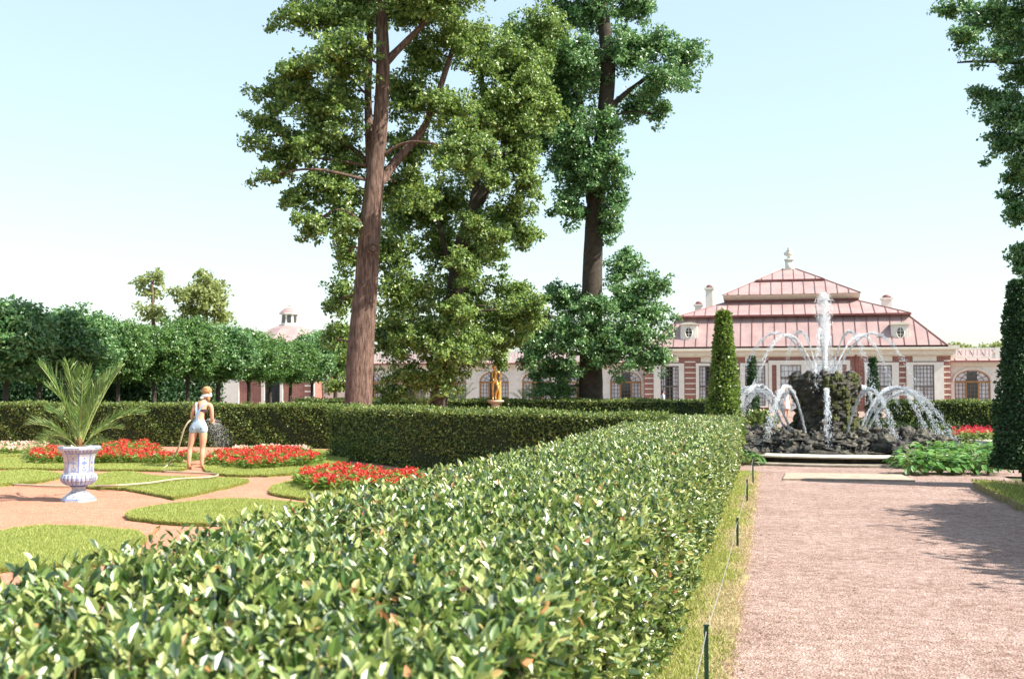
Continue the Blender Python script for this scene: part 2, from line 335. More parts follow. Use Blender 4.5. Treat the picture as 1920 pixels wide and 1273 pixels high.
# ------------------------------------------------------------------ hedges
def offset_lines(pts, w):
    pts = np.asarray(pts, float)[:, :2]; d = unit(np.diff(pts, axis=0)); nr = np.stack([d[:, 1], -d[:, 0]], -1)     # right-hand normal
    vn = np.vstack([nr[:1], unit(nr[:-1]+nr[1:])/np.maximum(.5, np.sum(unit(nr[:-1]+nr[1:])*nr[1:], -1, keepdims=True)), nr[-1:]])
    return pts+vn*w/2, pts-vn*w/2, pts, d
def hedge(label, pts, w, h, dens, ln, mat, group=None, sides=(1, 1), ends=(1, 1), six=False, jit=.04, shoots=0, lenf=None, rag=1., top=1.):
    Rl, Ll, C, D = offset_lines(pts, w); root = thing('hedge', label, 'hedge', (*C[0], 0), group=group); O = np.array([*C[0], 0])
    g = Geo(); ins = .07 if shoots < 30 else .16; Ri, Li, _, _ = offset_lines(pts, w-2*ins); m = len(C)
    Ri[0] += D[0]*ins; Li[0] += D[0]*ins; Ri[-1] -= D[-1]*ins; Li[-1] -= D[-1]*ins
    V = []
    for i in range(m): V += [(*Ri[i], 0), (*Ri[i], h-ins), (*Li[i], h-ins), (*Li[i], 0)]
    Fa = [(4*i+a, 4*i+4+a, 4*i+4+(a+1) % 4, 4*i+(a+1) % 4) for i in range(m-1) for a in range(4)]+[(0, 1, 2, 3), (4*m-1, 4*m-2, 4*m-3, 4*m-4)]
    g.add(V, Fa); g.build('branches', MT['core'], root, origin=O).location = (0, 0, 0)
    g = Geo(); tw = Geo()
    def patch(A, B, C_, n, nrm, dn, L, six):
        # corner A, edge vectors B, C_
        if n < 1: return
        u, v = rng.random((n, 1)), rng.random((n, 1)); P = A+u*B+v*C_
        wob = .03*np.sin(P[:, 0]*2.3+P[:, 2]*5)+.025*np.sin(P[:, 1]*3.1+P[:, 0]*1.3)+.02*np.sin(P[:, 1]*11+P[:, 0]*9+P[:, 2]*8)
        P = P+nrm*(wob*rag-.01-np.abs(rng.standard_normal(n))*jit)[:, None]+rng.standard_normal((n, 3))*.012*rag
        if six or shoots > 30:
            nz = np.array([mnoise.noise(Vector(p)*5.5)+.5*mnoise.noise(Vector(p)*13) for p in P]); P = P-nrm*(np.clip(nz-.1, 0, .5)*.8)[:, None]+nrm*(np.clip(-nz-.1, 0, .5)*.1)[:, None]
            kp = rng.random(n) > np.clip((nz-.15)*3.2, 0, .85); P = P[kp]; n = len(P)
        N = nrm+rng.standard_normal((n, 3))*.75; Dd = rdir(n)+np.array([0, 0, .4])+nrm*.4
        Ls = L*rng.uniform(.5, 1.3, n); g.leaves(P, N, Dd, Ls, Ls*rng.uniform(.36, .6, n), six)
    for i in range(m-1):
        A = np.array([*Rl[i], 0]); B = np.array([*(Rl[i+1]-Rl[i]), 0]); A2 = np.array([*Ll[i], 0]); B2 = np.array([*(Ll[i+1]-Ll[i]), 0])
        mid = (C[i]+C[i+1])/2; dist = float(np.hypot(*mid)); de, L, sx = (dens, ln, six) if lenf is None else lenf(dist)
        nr = np.array([D[i][1], -D[i][0], 0]); Ls = np.linalg.norm(B); Ls2 = np.linalg.norm(B2); up = np.array([0, 0, 1.])
        if sides[0]: patch(A, B, up*h, int(Ls*h*de*sides[0]), nr, 0, L, sx)
        if sides[1]: patch(A2, B2, up*h, int(Ls2*h*de*sides[1]), -nr, 0, L, sx)
        patch(A+up*h, B, A2-A, int((Ls+Ls2)/2*w*de*top), up, 0, L, sx)
        if shoots:
            ns = int(Ls*w*shoots*(2 if dist < 7 else 1)); u, v = rng.random((ns, 1)), rng.random((ns, 1)); S0 = A+up*(h-.02)+u*B+v*(A2-A)
            sd_ = unit(np.array([0, 0, 1.])+rng.standard_normal((ns, 3))*.28); hl = rng.uniform(.04, .12, ns)*(1 if dist < 9 else .8)
            k = 6; t = np.tile(np.linspace(.15, 1, k), ns)[:, None]; P = np.repeat(S0, k, 0)+np.repeat(sd_*hl[:, None], k, 0)*t
            if dist < 9:
                for q in range(ns): tw.tube([S0[q]-sd_[q]*.12, S0[q], S0[q]+sd_[q]*hl[q]], [.0022, .0018, .001], 4, False)
            az = np.tile(np.arange(k)*2.4, ns)+np.repeat(rng.random(ns)*6, k); out = np.stack([np.cos(az), np.sin(az), 0*az+.5+t[:, 0]*.8], -1)
            g.leaves(P, np.array([0, 0, 1.])+rng.standard_normal(P.shape)*.3-out*.3, out, L*rng.uniform(.7, 1.1, len(P)), L*.45, sx)
    for e, (k, sgn) in enumerate(((0, -1), (m-1, 1))):
        if ends[e]:
            dd = np.array([*D[0 if k == 0 else -1], 0])*sgn; A = np.array([*Rl[k], 0]); B = np.array([*(Ll[k]-Rl[k]), 0])
            dist = float(np.hypot(*C[k])); de, L, sx = (dens, ln, six) if lenf is None else lenf(dist)
            patch(A, B, np.array([0, 0, h]), int(w*h*de), dd, 0, L, sx)
    g.build('foliage', mat, root, origin=O).location = (0, 0, 0)
    if tw.n: tw.build('shoots', MT['shoot'], root, origin=O).location = (0, 0, 0)
    return root
def nearlen(d):
    if d < 3.6: return 7600, .05, True
    if d < 6: return 6600, .047, True
    if d < 10: return 4800, .047, True
    if d < 15: return 3200, .046, False
    return 2300, .05, False
hx = -1.52
hedge('long waist-high clipped hedge filling the foreground beside the gravel path',
      [(hx, y) for y in (1.0, 2.4, 3.6, 5, 6.5, 8.5, 11, 14, 17, 20, 22.9)], 1.78, 1.02, 0, 0, MT['hedge'], sides=(1, .35), lenf=nearlen, shoots=60, jit=.045)
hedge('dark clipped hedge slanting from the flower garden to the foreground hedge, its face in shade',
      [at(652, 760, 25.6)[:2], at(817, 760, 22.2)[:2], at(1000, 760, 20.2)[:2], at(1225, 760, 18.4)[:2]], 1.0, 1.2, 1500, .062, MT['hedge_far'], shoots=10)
b0, b1 = G(-60, 833)+[0, .5, 0], G(668, 841)+[0, .5, 0]; yb = (b0[1]+b1[1])/2
hedge('long clipped hedge behind the red flower beds and the watering woman',
      [(x, yb) for x in np.linspace(-26.5, b1[0], 6)], 1.0, 1.17, 1500, .066, MT['hedge_far'], sides=(1, .3), shoots=8)
a0, a1 = at(700, 752, 39.3), at(1362, 752, 39.3*.93)
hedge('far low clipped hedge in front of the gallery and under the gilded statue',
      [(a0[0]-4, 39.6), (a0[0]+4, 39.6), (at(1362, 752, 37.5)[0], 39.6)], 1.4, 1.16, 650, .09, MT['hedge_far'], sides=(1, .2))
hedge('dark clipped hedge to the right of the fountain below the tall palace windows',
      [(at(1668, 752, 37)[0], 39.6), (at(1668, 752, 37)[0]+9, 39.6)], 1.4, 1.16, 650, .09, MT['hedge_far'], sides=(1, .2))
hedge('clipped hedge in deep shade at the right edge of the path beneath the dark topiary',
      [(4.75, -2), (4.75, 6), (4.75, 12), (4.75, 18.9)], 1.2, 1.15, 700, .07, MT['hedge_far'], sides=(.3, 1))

# ------------------------------------------------------------------ clipped cones
def cone(label, p, rb, rt, z0, z1, n, ln, mat, finial=False, group=None, name='topiary'):
    root = thing(name, label, 'topiary', (p[0], p[1], 0), group=group); g = Geo()
    g.lathe([(rb*.8, z0), (rb*.84, z0+.2), (rt*.7, z1-.12), (.01, z1-.05)], 14); g.build('branches', MT['core'], root)
    g = Geo(); t = rng.random(n)**1.25; a = rng.random(n)*2*np.pi; wob = 1+.07*np.sin(a*3+t*14)+.06*np.sin(a*5-t*25)
    r = (rb+(rt-rb)*t)*wob*rng.uniform(.84, 1.05, n); P = np.stack([r*np.cos(a), r*np.sin(a), z0+t*(z1-z0)], -1)
    out = np.stack([np.cos(a), np.sin(a), 0*a+.25], -1); Ls = ln*rng.uniform(.6, 1.3, n)
    g.leaves(P, out+rng.standard_normal((n, 3))*.6, rdir(n)+out*.6, Ls, Ls*.55)
    m = n//14; a = rng.random(m)*6.3; rr = rt*np.sqrt(rng.random(m)); P = np.stack([rr*np.cos(a), rr*np.sin(a), z1-.03+rng.random(m)*.08], -1)
    g.leaves(P, rdir(m)*.6+[0, 0, 1], rdir(m)+[0, 0, .6], ln, ln*.5)
    g.build('foliage', mat, root)
    g = Geo(); g.tube([(0, 0, 0), (0, 0, z1*.6)], .04, 7); g.build('trunk', MT['twig'], root)
    if finial:
        g = Geo(); g.ell((0, 0, z1+.12), (.06, .06, .07), 10, 8); g.tube([(0, 0, z1-.2), (0, 0, z1+.08)], .012, 6); g.build('finial', MT['terracotta'], root)
    return root
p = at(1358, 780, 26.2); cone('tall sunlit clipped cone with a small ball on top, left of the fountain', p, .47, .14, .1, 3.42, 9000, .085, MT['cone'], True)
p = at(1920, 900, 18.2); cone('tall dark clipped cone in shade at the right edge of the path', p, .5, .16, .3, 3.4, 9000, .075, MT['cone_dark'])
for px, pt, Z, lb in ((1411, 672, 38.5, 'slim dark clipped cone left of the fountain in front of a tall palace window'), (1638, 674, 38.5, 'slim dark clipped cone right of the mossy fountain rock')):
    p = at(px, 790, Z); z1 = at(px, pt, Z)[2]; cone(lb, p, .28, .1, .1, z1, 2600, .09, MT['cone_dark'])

# ------------------------------------------------------------------ palace
D0 = 75.0
def X(px, Y=D0): return onY(px, 700, Y)[0]
def Zh(py, Y=D0, px=1494): return onY(px, py, Y)[2]
def grid_window(parent, x0, x1, z0, z1, Y, nx, nz, name='window', fm='muntin', pane='curtain', dark=None, trans=None):
    g = Geo(); t = .07
    g.box(x0, x0+t, Y-.05, Y+.05, z0, z1); g.box(x1-t, x1, Y-.05, Y+.05, z0, z1); g.box(x0+t, x1-t, Y-.05, Y+.05, z1-t, z1); g.box(x0+t, x1-t, Y-.05, Y+.05, z0, z0+t)
    for i in range(1, nx): x = x0+(x1-x0)*i/nx; g.box(x-.014, x+.014, Y-.03, Y+.02, z0+t, z1-t)
    for i in range(1, nz): z = z0+(z1-z0)*i/nz; g.box(x0+t, x1-t, Y-.026, Y+.016, z-.014, z+.014)
    if trans:
        zt = z0+(z1-z0)*trans; g.box(x0+t, x1-t, Y-.07, Y+.03, zt-.05, zt+.05); xm = (x0+x1)/2; g.box(xm-.05, xm+.05, Y-.065, Y+.028, z0+t, zt-.05)
    f = g.build(name, MT[fm], parent)
    g = Geo()
    if dark:
        a, b = x0+(x1-x0)*dark[0], x0+(x1-x0)*dark[1]
        g.box(x0+t, a, Y+.03, Y+.05, z0+t, z1-t); g.box(b, x1-t, Y+.03, Y+.05, z0+t, z1-t); g.build('curtain', MT[pane], f)
        g = Geo(); g.box(a, b, Y+.03, Y+.05, z0+t, z1-t); g.build('pane', MT['dark_glass'], f)
    else:
        g.box(x0+t, x1-t, Y+.03, Y+.05, z0+t, z1-t); g.build('pane', MT[pane], f)
    return f
def frustum(g, a, b, seams=0, seam=.03, sp=.75, sg=None):
    (x0, x1, y0, y1, z0), (u0, u1, v0, v1, z1) = a, b
    V = [(x0, y0, z0), (x1, y0, z0), (x1, y1, z0), (x0, y1, z0), (u0, v0, z1), (u1, v0, z1), (u1, v1, z1), (u0, v1, z1)]
    g.add(V, [(0, 1, 5, 4), (1, 2, 6, 5), (2, 3, 7, 6), (3, 0, 4, 7), (4, 5, 6, 7), (3, 2, 1, 0)])
    if seams:
        V = np.array(V, float)
        for (i, j, k, l) in ((0, 1, 5, 4), (1, 2, 6, 5), (3, 0, 4, 7)):
            A, B, C_, D_ = V[i], V[j], V[k], V[l]; e = unit(B-A); Ln = np.linalg.norm(B-A); s0 = np.dot(D_-A, e); s1 = np.dot(C_-A, e)
            up = (D_-A)-e*s0; nrm = unit(np.cross(e, up))
            for s in np.arange(sp/2, Ln, sp):
                tmax = 1. if s0 <= s <= s1 else (s/s0 if s < s0 else (Ln-s)/(Ln-s1))
                if tmax < .05: continue
                p = A+e*s; q = p+up*min(tmax, 1)
                (sg or g).add([p-e*seam/2, p+e*seam/2, q+e*seam/2, q-e*seam/2, p-e*seam/2+nrm*.05, p+e*seam/2+nrm*.05, q+e*seam/2+nrm*.05, q-e*seam/2+nrm*.05],
                      [(4, 5, 6, 7), (0, 1, 5, 4), (1, 2, 6, 5), (2, 3, 7, 6), (3, 0, 4, 7)])
            (sg or g).tube([B+nrm*.01, C_+nrm*.01], .05, 5)
palace = thing('palace', 'single-storey red brick palace with a tiered pink hipped roof behind the fountain', 'palace', (0, 0, 0))
xr = X(1783); xc = X(1480, D0+7); xl = 2*xc-xr; YB = D0+14
xl = X(1207); xc2 = (xl+xr)/2
hw = (xr-xl)/2
zc0, zc1 = Zh(666), Zh(650)          # cornice bottom and top
def mir(px, Y): return X(px, Y)-xc2
g = Geo(); g.box(xl, xr, D0, YB, 0, zc0); g.build('wall', MT['brick'], palace)
g = Geo(); g.box(xl-.25, xr+.25, D0-.3, YB+.3, zc0, zc0+(zc1-zc0)*.55); g.box(xl-.5, xr+.5, D0-.55, YB+.5, zc0+(zc1-zc0)*.55, zc1); g.box(xl-.1, xr+.1, D0-.12, YB+.1, zc0-.1, zc0)
g.build('cornice', MT['cream'], palace)
Yc = D0+7
def tier(px0, Y0, py0, px1, Y1, py1, name='roof'):
    a = X(px0, Y0)-xc2; b = X(px1, Y1)-xc2
    z0 = onY(1494, py0, Y0)[2]; z1 = onY(1494, py1, Y1)[2]; g = Geo(); sg = Geo()
    frustum(g, (xc2-a, xc2+a, Y0, 2*Yc-Y0, z0), (xc2-b, xc2+b, Y1, 2*Yc-Y1, z1), 1, sg=sg)
    f = g.build(name, MT['redroof'], palace); sg.build('seams', MT['seam'], f); return f, a, b, z0, z1
_, a4, b4, z40, z41 = tier(1778, D0-.5, 649.5, 1703, D0+1.5, 592)
_, a3, b3, z30, z31 = tier(1709, D0+1.05, 590, 1612, D0+3.7, 566)
_, a2, b2, z20, z21 = tier(1616, D0+3.1, 551, 1545, D0+5.2, 524)
_, a1, b1, z10, z11 = tier(1547, D0+4.9, 524, 1494, D0+6.9, 504)
g = Geo()
for (a, Y0, z) in ((a3, D0+1.05, z30), (a1, D0+4.9, z10), (a4, D0-.5, z40)):
    g.box(xc2-a-.03, xc2+a+.03, Y0-.05, Y0+.1, z-.09, z+.03); g.box(xc2+a-.05, xc2+a+.06, Y0, 2*Yc-Y0, z-.1, z+.02); g.box(xc2-a-.06, xc2-a+.05, Y0, 2*Yc-Y0, z-.1, z+.02)
g.build('roof_edge', MT['redtrim'], palace)
g = Geo(); g.box(xc2-b3-.02, xc2+b3+.02, D0+3.75, 2*Yc-D0-3.75, z31-.3, z20-.2); g.build('clerestory_wall', MT['redtrim'], palace)
g = Geo(); frustum(g, (xc2-b3-.05, xc2+b3+.05, D0+3.65, 2*Yc-D0-3.65, z20-.32), (xc2-a2+.02, xc2+a2-.02, D0+3.12, 2*Yc-D0-3.12, z20-.02)); g.build('eave_moulding', MT['cream'], palace)
# finial: pedestal and carved vase
ft = Zh(462, Yc, 1480); fb = Zh(505, Yc, 1480); u = (ft-fb)
g = Geo(); g.box(xc2-.3, xc2+.3, Yc-.3, Yc+.3, fb-.3, fb+.38*u); g.box(xc2-.36, xc2+.36, Yc-.36, Yc+.36, fb+.38*u, fb+.43*u)
g.lathe([(.1, fb+.43*u), (.2, fb+.47*u), (.1, fb+.52*u), (.28, fb+.6*u), (.34, fb+.7*u), (.2, fb+.77*u), (.26, fb+.8*u), (.12, fb+.86*u), (.15, fb+.92*u), (.01, fb+1.0*u)], 14, (xc2, Yc, 0))
g.ell((xc2-.3, Yc, fb+.68*u), (.1, .1, .14), 8, 6); g.ell((xc2+.3, Yc, fb+.68*u), (.1, .1, .14), 8, 6)
g.build('roof_finial', MT['white'], palace, True)
# chimneys
for (px, pt, pb, hw_, Y0) in ((1330, 543, 585, .26, D0+5), (1310, 574, 590, .26, D0+4), (1662, 562, 585, .32, D0+5)):
    c = onY(px, pt, Y0); zb = onY(px, pb, Y0)[2]-1.2
    g = Geo(); g.box(c[0]-hw_, c[0]+hw_, Y0-hw_, Y0+hw_, zb, c[2]); g.box(c[0]-hw_-.1, c[0]+hw_+.1, Y0-hw_-.1, Y0+hw_+.1, c[2], c[2]+.12); f = g.build('chimney', MT['white'], palace)
    g = Geo(); g.box(c[0]-hw_*.9, c[0]+hw_*.9, Y0-hw_*.9, Y0+hw_*.9, c[2]+.12, c[2]+.2); g.lathe([(hw_*.8, c[2]+.2), (hw_*.7, c[2]+.3), (.02, c[2]+.36)], 12, (c[0], Y0, 0)); g.build('chimney_cap', MT['redtrim'], f)
# dormers with oval windows
def dormer(px):
    Yd = D0+.05; c = onY(px, 620, Yd); wz0, wz1 = onY(px, 640, Yd)[2], onY(px, 608, Yd)[2]; w_ = .56
    g = Geo(); g.box(c[0]-w_, c[0]+w_, Yd, Yd+2.2, wz0-.15, wz1); g.box(c[0]-w_+.14, c[0]+w_-.14, Yd-.04, Yd, wz0+.06, wz1-.1); f = g.build('dormer', MT['white'], palace)
    g = Geo(); n = 9
    for i in range(n):
        u0, u1 = -1+2*i/n, -1+2*(i+1)/n; s = lambda u: wz1+.14*(1-u*u); ww = w_+.1
        g.add([(c[0]+u0*ww, Yd-.14, s(u0)), (c[0]+u1*ww, Yd-.14, s(u1)), (c[0]+u1*ww, Yd+2.2, s(u1)), (c[0]+u0*ww, Yd+2.2, s(u0)), (c[0]+u0*ww, Yd-.14, wz1-.03), (c[0]+u1*ww, Yd-.14, wz1-.03), (c[0]+u1*ww, Yd+2.2, wz1-.03), (c[0]+u0*ww, Yd+2.2, wz1-.03)],
              [(0, 1, 2, 3), (0, 4, 5, 1), (4, 7, 6, 5)])
    g.build('dormer_roof', MT['cream'], f)
    zc = (wz0+wz1)/2+.02; a = np.linspace(0, 2*np.pi, 20, endpoint=False); rx, rz = .25, .36
    g = Geo(); V = [(c[0]+rx*math.cos(t), Yd-.05, zc+rz*math.sin(t)) for t in a]+[(c[0], Yd-.051, zc)]
    g.add(V, [(20, i, (i+1) % 20) for i in range(20)]); g.build('pane', MT['dark_glass'], f)
    g = Geo(); g.tube([(c[0]+rx*math.cos(t), Yd-.06, zc+rz*math.sin(t)) for t in np.append(a, a[0])], .035, 6, False)
    g.box(c[0]-.018, c[0]+.018, Yd-.08, Yd-.056, zc-rz, zc+rz)
    for dz in (-.12, .12): g.box(c[0]-rx, c[0]+rx, Yd-.079, Yd-.057, zc+dz-.014, zc+dz+.014)
    g.build('window_frame', MT['white'], f)
dormer(1291.5); dormer(1688)
# windows of the palace: (outer left, pane left, pane right, outer right)
zt = Zh(683); zb_ = .35
def tallwin(o0, p0, p1, o1, dark=None):
    a, b, c, d = (X(v) for v in (o0, p0, p1, o1)); z0, z1 = zb_, zt
    g = Geo(); g.box(a, b, D0-.18, D0+.02, z0-.1, z1+.1); g.box(c, d, D0-.18, D0+.02, z0-.1, z1+.1); g.box(b, c, D0-.18, D0+.02, z1-.08, z1+.1); g.box(b, c, D0-.2, D0+.02, z0-.1, z0)
    f = g.build('window_surround', MT['white'], palace)
    w_ = (d-a); g = Geo(); g.box(a+w_*.18, d-w_*.18, D0-.06, D0+.01, Zh(678.5), Zh(669)); g.build('lintel_panel', MT['cream'], palace)
    grid_window(palace, b, c, z0, z1-.08, D0-.1, 6, 10, dark=dark, trans=.48, fm='muntin')
for q in ((1226, 1239, 1273, 1283, (.25, .68)), (1305, 1311, 1349, 1357, (.3, .7)), (1388, 1397, 1435, 1440, None), (1621, 1628, 1672, 1685, None), (1699, 1712, 1751, 1769, None)):
    tallwin(*q[:4], q[4])
g = Geo()
for (q0, q1) in ((1209, 1225), (1284, 1304), (1686, 1698), (1770, 1782)):
    for k in range(9):
        z = .35+k*(zt-.2)/8.; Geo().box(X(q0), X(q1), D0-.03, D0+.01, z, z+.085).build('stone_band', MT['cream'], palace)
g = Geo(); x = X(1605); g.tube([(x, D0-.12, .1), (x, D0-.12, zc0)], .07, 8); g.build('drainpipe', MT['redtrim'], palace)
# porch in the middle
g = Geo(); a, b = X(1441), X(1594); z1 = Zh(684)
g.box(a, b, D0-.16, D0+.0, z1, z1+.3); g.box(a, a+.22, D0-.16, D0, 0, z1); g.box(b-.22, b, D0-.16, D0, 0, z1); g.box(X(1456), X(1463), D0-.16, D0, 0, z1); g.box(X(1572), X(1579), D0-.16, D0, 0, z1)
f = g.build('door_surround', MT['white'], palace)
grid_window(palace, X(1463), X(1502), .05, z1-.9, D0-.1, 4, 6, 'door'); grid_window(palace, X(1463), X(1502), z1-.85, z1, D0-.1, 5, 2)
grid_window(palace, X(1533), X(1572), .05, z1-.9, D0-.1, 4, 6, 'door'); grid_window(palace, X(1533), X(1572), z1-.85, z1, D0-.1, 5, 2)
g = Geo(); g.box(X(1502), X(1533), D0-.12, D0, 0, z1); g.build('wall_panel', MT['white'], palace)

# ------------------------------------------------------------------ galleries with arched windows
def arch_window(parent, xm, hw_, zs, z0, Y, dark=True):
    ht = hw_*.68; n = 12; a = np.linspace(0, np.pi, n+1)
    pt = lambda r, t, y: (xm+r*hw_*math.cos(t), y, zs+r*ht*math.sin(t))
    g = Geo()     # frame
    g.tube([pt(1., t, Y-.02) for t in a], .035, 5, False); g.box(xm-hw_-.05, xm+hw_+.05, Y-.09, Y+.03, zs-.08, zs+.04)
    for s in (-1, -.36, .36, 1): g.box(xm+s*hw_-.055, xm+s*hw_+.055, Y-.07, Y+.02, z0, zs-.08)
    g.box(xm-hw_, xm+hw_, Y-.06, Y+.02, z0, z0+.1)
    f = g.build('arched_window', MT['wood'], parent)
    g = Geo()
    for t in a[2:-1:2]: g.tube([pt(.3, t, Y-.02), pt(.98, t, Y-.02)], .016, 4, False)
    for r in (.35, .68): g.tube([pt(r, t, Y-.02) for t in a], .016, 4, False)
    for s in np.linspace(-1, 1, 10)[1:-1]: g.box(xm+s*hw_-.014, xm+s*hw_+.014, Y-.04, Y, z0, zs-.08)
    for k in range(1, 6): z = z0+(zs-z0)*k/6; g.box(xm-hw_, xm+hw_, Y-.035, Y-.005, z-.014, z+.014)
    g.build('glazing_bars', MT['muntin'], f)
    g = Geo(); V = [pt(1, t, Y+.03) for t in a]+[(xm-hw_, Y+.03, z0), (xm+hw_, Y+.03, z0)]; g.add(V, [list(range(len(V)))]); g.build('curtain', MT['curtain'], f)
    if dark:
        g = Geo(); g.box(xm-.3*hw_, xm+.3*hw_, Y+.005, Y+.02, z0+.1, zs+ht*.9); g.build('pane', MT['dark_glass'], f)
def gallery(label, xa, xb, centres, hw_, Yg=D0+1., name='gallery'):
    root = thing(name, label, 'gallery', (0, 0, 0)); ze = onY(1000, 685.5, Yg)[2]; zs = onY(1000, 716, Yg)[2]
    zt_ = onY(1000, 659, Yg+.8)[2]
    # wall with arched openings: build as strips
    g = Geo(); xs = [xa]
    for c in centres: xs += [c-hw_, c+hw_]
    xs.append(xb)
    for i in range(0, len(xs), 2):
        if xs[i+1] > xs[i]: g.box(xs[i], xs[i+1], Yg, Yg+.4, 0, ze)
    for c in centres:
        n = 12; ht = hw_*.68; g.box(c-hw_, c+hw_, Yg, Yg+.4, 0, .35)
        for k in range(n):
            t0, t1 = math.pi*k/n, math.pi*(k+1)/n; x0, x1 = c+hw_*math.cos(t1), c+hw_*math.cos(t0); h0, h1 = zs+ht*math.sin(t1), zs+ht*math.sin(t0)
            g.add([(x0, Yg, h0), (x1, Yg, h1), (x1, Yg, ze), (x0, Yg, ze), (x0, Yg+.4, h0), (x1, Yg+.4, h1)], [(0, 1, 2, 3), (0, 4, 5, 1)])
    g.box(xa, xb, Yg+5, Yg+5.3, 0, ze); g.build('wall', MT['white'], root)
    g = Geo()
    for i in range(0, len(xs), 2):
        for k in range(7): g.box(xs[i]+.04 if i else xs[i], xs[i+1]-.04, Yg-.02, Yg, .4+k*.36, .4+k*.36+.3)
    for c in centres: g.tube([(c+(hw_+.12)*math.cos(t), Yg-.03, zs+(hw_*.68+.12)*math.sin(t)) for t in np.linspace(0, np.pi, 15)], .09, 5, False)
    g.build('rustication', MT['white'], root)
    for c in centres: arch_window(root, c, hw_-.04, zs, .35, Yg+.15)
    g = Geo(); g.box(xa, xb, Yg-.35, Yg+5.6, ze, ze+.1); g.box(xa, xb, Yg-.2, Yg+5, ze-.14, ze); g.build('cornice', MT['cream'], root)
    g = Geo(); g.box(xa, xb, Yg-.5, Yg+5.7, ze+.1, ze+.2); g.build('roof_edge', MT['redtrim'], root)
    g = Geo(); frustum(g, (xa, xb, Yg+.3, Yg+5.7, ze+.2), (xa, xb, Yg+2.9, Yg+3.1, zt_+.05), 1, sp=.7)
    frustum(g, (xa, xb, Yg-.5, Yg+.6, ze+.2), (xa, xb, Yg-.1, Yg+.3, ze+.34), 1, sp=.7)
    g.build('roof', MT['redroof'], root)
    g = Geo(); Yb = Yg+.15; zb0 = ze+.33
    g.box(xa, xb, Yb-.08, Yb+.08, zt_-.14, zt_); g.box(xa, xb, Yb-.08, Yb+.08, zb0, zb0+.15)
    for x in np.arange(xa+.12, xb, .24): g.box(x-.04, x+.04, Yb-.035, Yb+.035, zb0+.15, zt_-.14)
    for x in np.arange(xa+.2, xb, 2.95): g.box(x-.28, x+.28, Yb-.1, Yb+.1, zb0-.05, zt_+.02)
    g.build('balustrade', MT['white'], root)
Yg = D0+1.
c0 = X(1173, Yg); c1 = X(926, Yg); spc = (c0-c1)/3
pav_r = X(590, Yg)
gallery('long white gallery with arched windows left of the palace, behind the oaks', pav_r, xl-.02, sorted([c0-spc*k for k in range(9) if c0-spc*k > pav_r+1.5]), spc*.345)
c0r = X(1823, Yg)
gallery('short white gallery with arched windows right of the palace', xr+.02, xr+14, [c0r+spc*k for k in range(4)], spc*.345)

# ------------------------------------------------------------------ domed end pavilion
pv = thing('pavilion', 'brick garden pavilion with a red dome and a small white lantern behind the lime trees', 'pavilion', (0, 0, 0))
pc = onY(540, 700, D0+2.5); x0 = X(415, D0-1); x1 = X(586, D0-1); xm = (x0+x1)/2; pw = (x1-x0)/2
pz = 4.1; g = Geo(); g.box(x0, x1, D0-1, D0+6, 0, pz); g.build('wall', MT['brick'], pv)
g = Geo(); g.box(x0-.3, x1+.3, D0-1.3, D0+6.3, pz, pz+.4)
for (q0, q1) in ((415, 449), (491, 497), (526, 531), (586, 590)): g.box(X(q0, D0-1), X(q1, D0-1), D0-1.08, D0-1, 0, pz)
for k in range(9): g.box(X(572, D0-1), X(584, D0-1), D0-1.04, D0-.99, .4+.42*k, .5+.42*k)
g.build('pilasters', MT['white'], pv)
g = Geo(); g.box(X(499, D0-1), X(524, D0-1), D0-1.03, D0-.98, 0, 3.2); g.build('door', MT['dark_glass'], pv)
lx = onY(543, 600, D0+2.5)[0]; za = onY(543, 611, D0+2.5)[2]
g = Geo(); g.lathe([(3.6, pz+.4), (3.2, pz+.9), (2.5, za-.9), (1.5, za-.25), (.85, za)], 8, (lx, D0+2.5, 0)); g.build('roof', MT['redroof'], pv)
zl = onY(543, 588, D0+2.5)[2]; g = Geo(); g.lathe([(.85, za-.1), (.85, za+.1), (.68, za+.12), (.62, zl-.1), (.85, zl-.05), (.85, zl+.02), (.1, zl+.05)], 8, (lx, D0+2.5, 0)); f = g.build('lantern', MT['white'], pv)
g = Geo()
for k in range(8):
    a = math.pi/8+k*math.pi/4; c = np.array([lx+.645*math.cos(a)*.95, D0+2.5+.645*math.sin(a)*.95]); t = np.array([-math.sin(a), math.cos(a)]); o_ = np.array([math.cos(a), math.sin(a)])*.03
    g.add([(*(c-t*.15+o_), za+.2), (*(c+t*.15+o_), za+.2), (*(c+t*.15+o_), zl-.15), (*(c-t*.15+o_), zl-.15)], [(0, 1, 2, 3)])
g.build('pane', MT['dark_glass'], f)
zf = onY(543, 578, D0+2.5)[2]; g = Geo(); g.lathe([(.8, zl+.03), (.62, zl+.2), (.35, zf), (.12, zf+.05)], 12, (lx, D0+2.5, 0)); g.build('cupola', MT['redroof'], pv, True)
g = Geo(); g.lathe([(.06, zf), (.05, zf+.15), (.13, zf+.25), (.05, zf+.35), (.02, zf+.6), (.005, zf+.7)], 10, (lx, D0+2.5, 0)); g.build('roof_finial', MT['white'], pv)

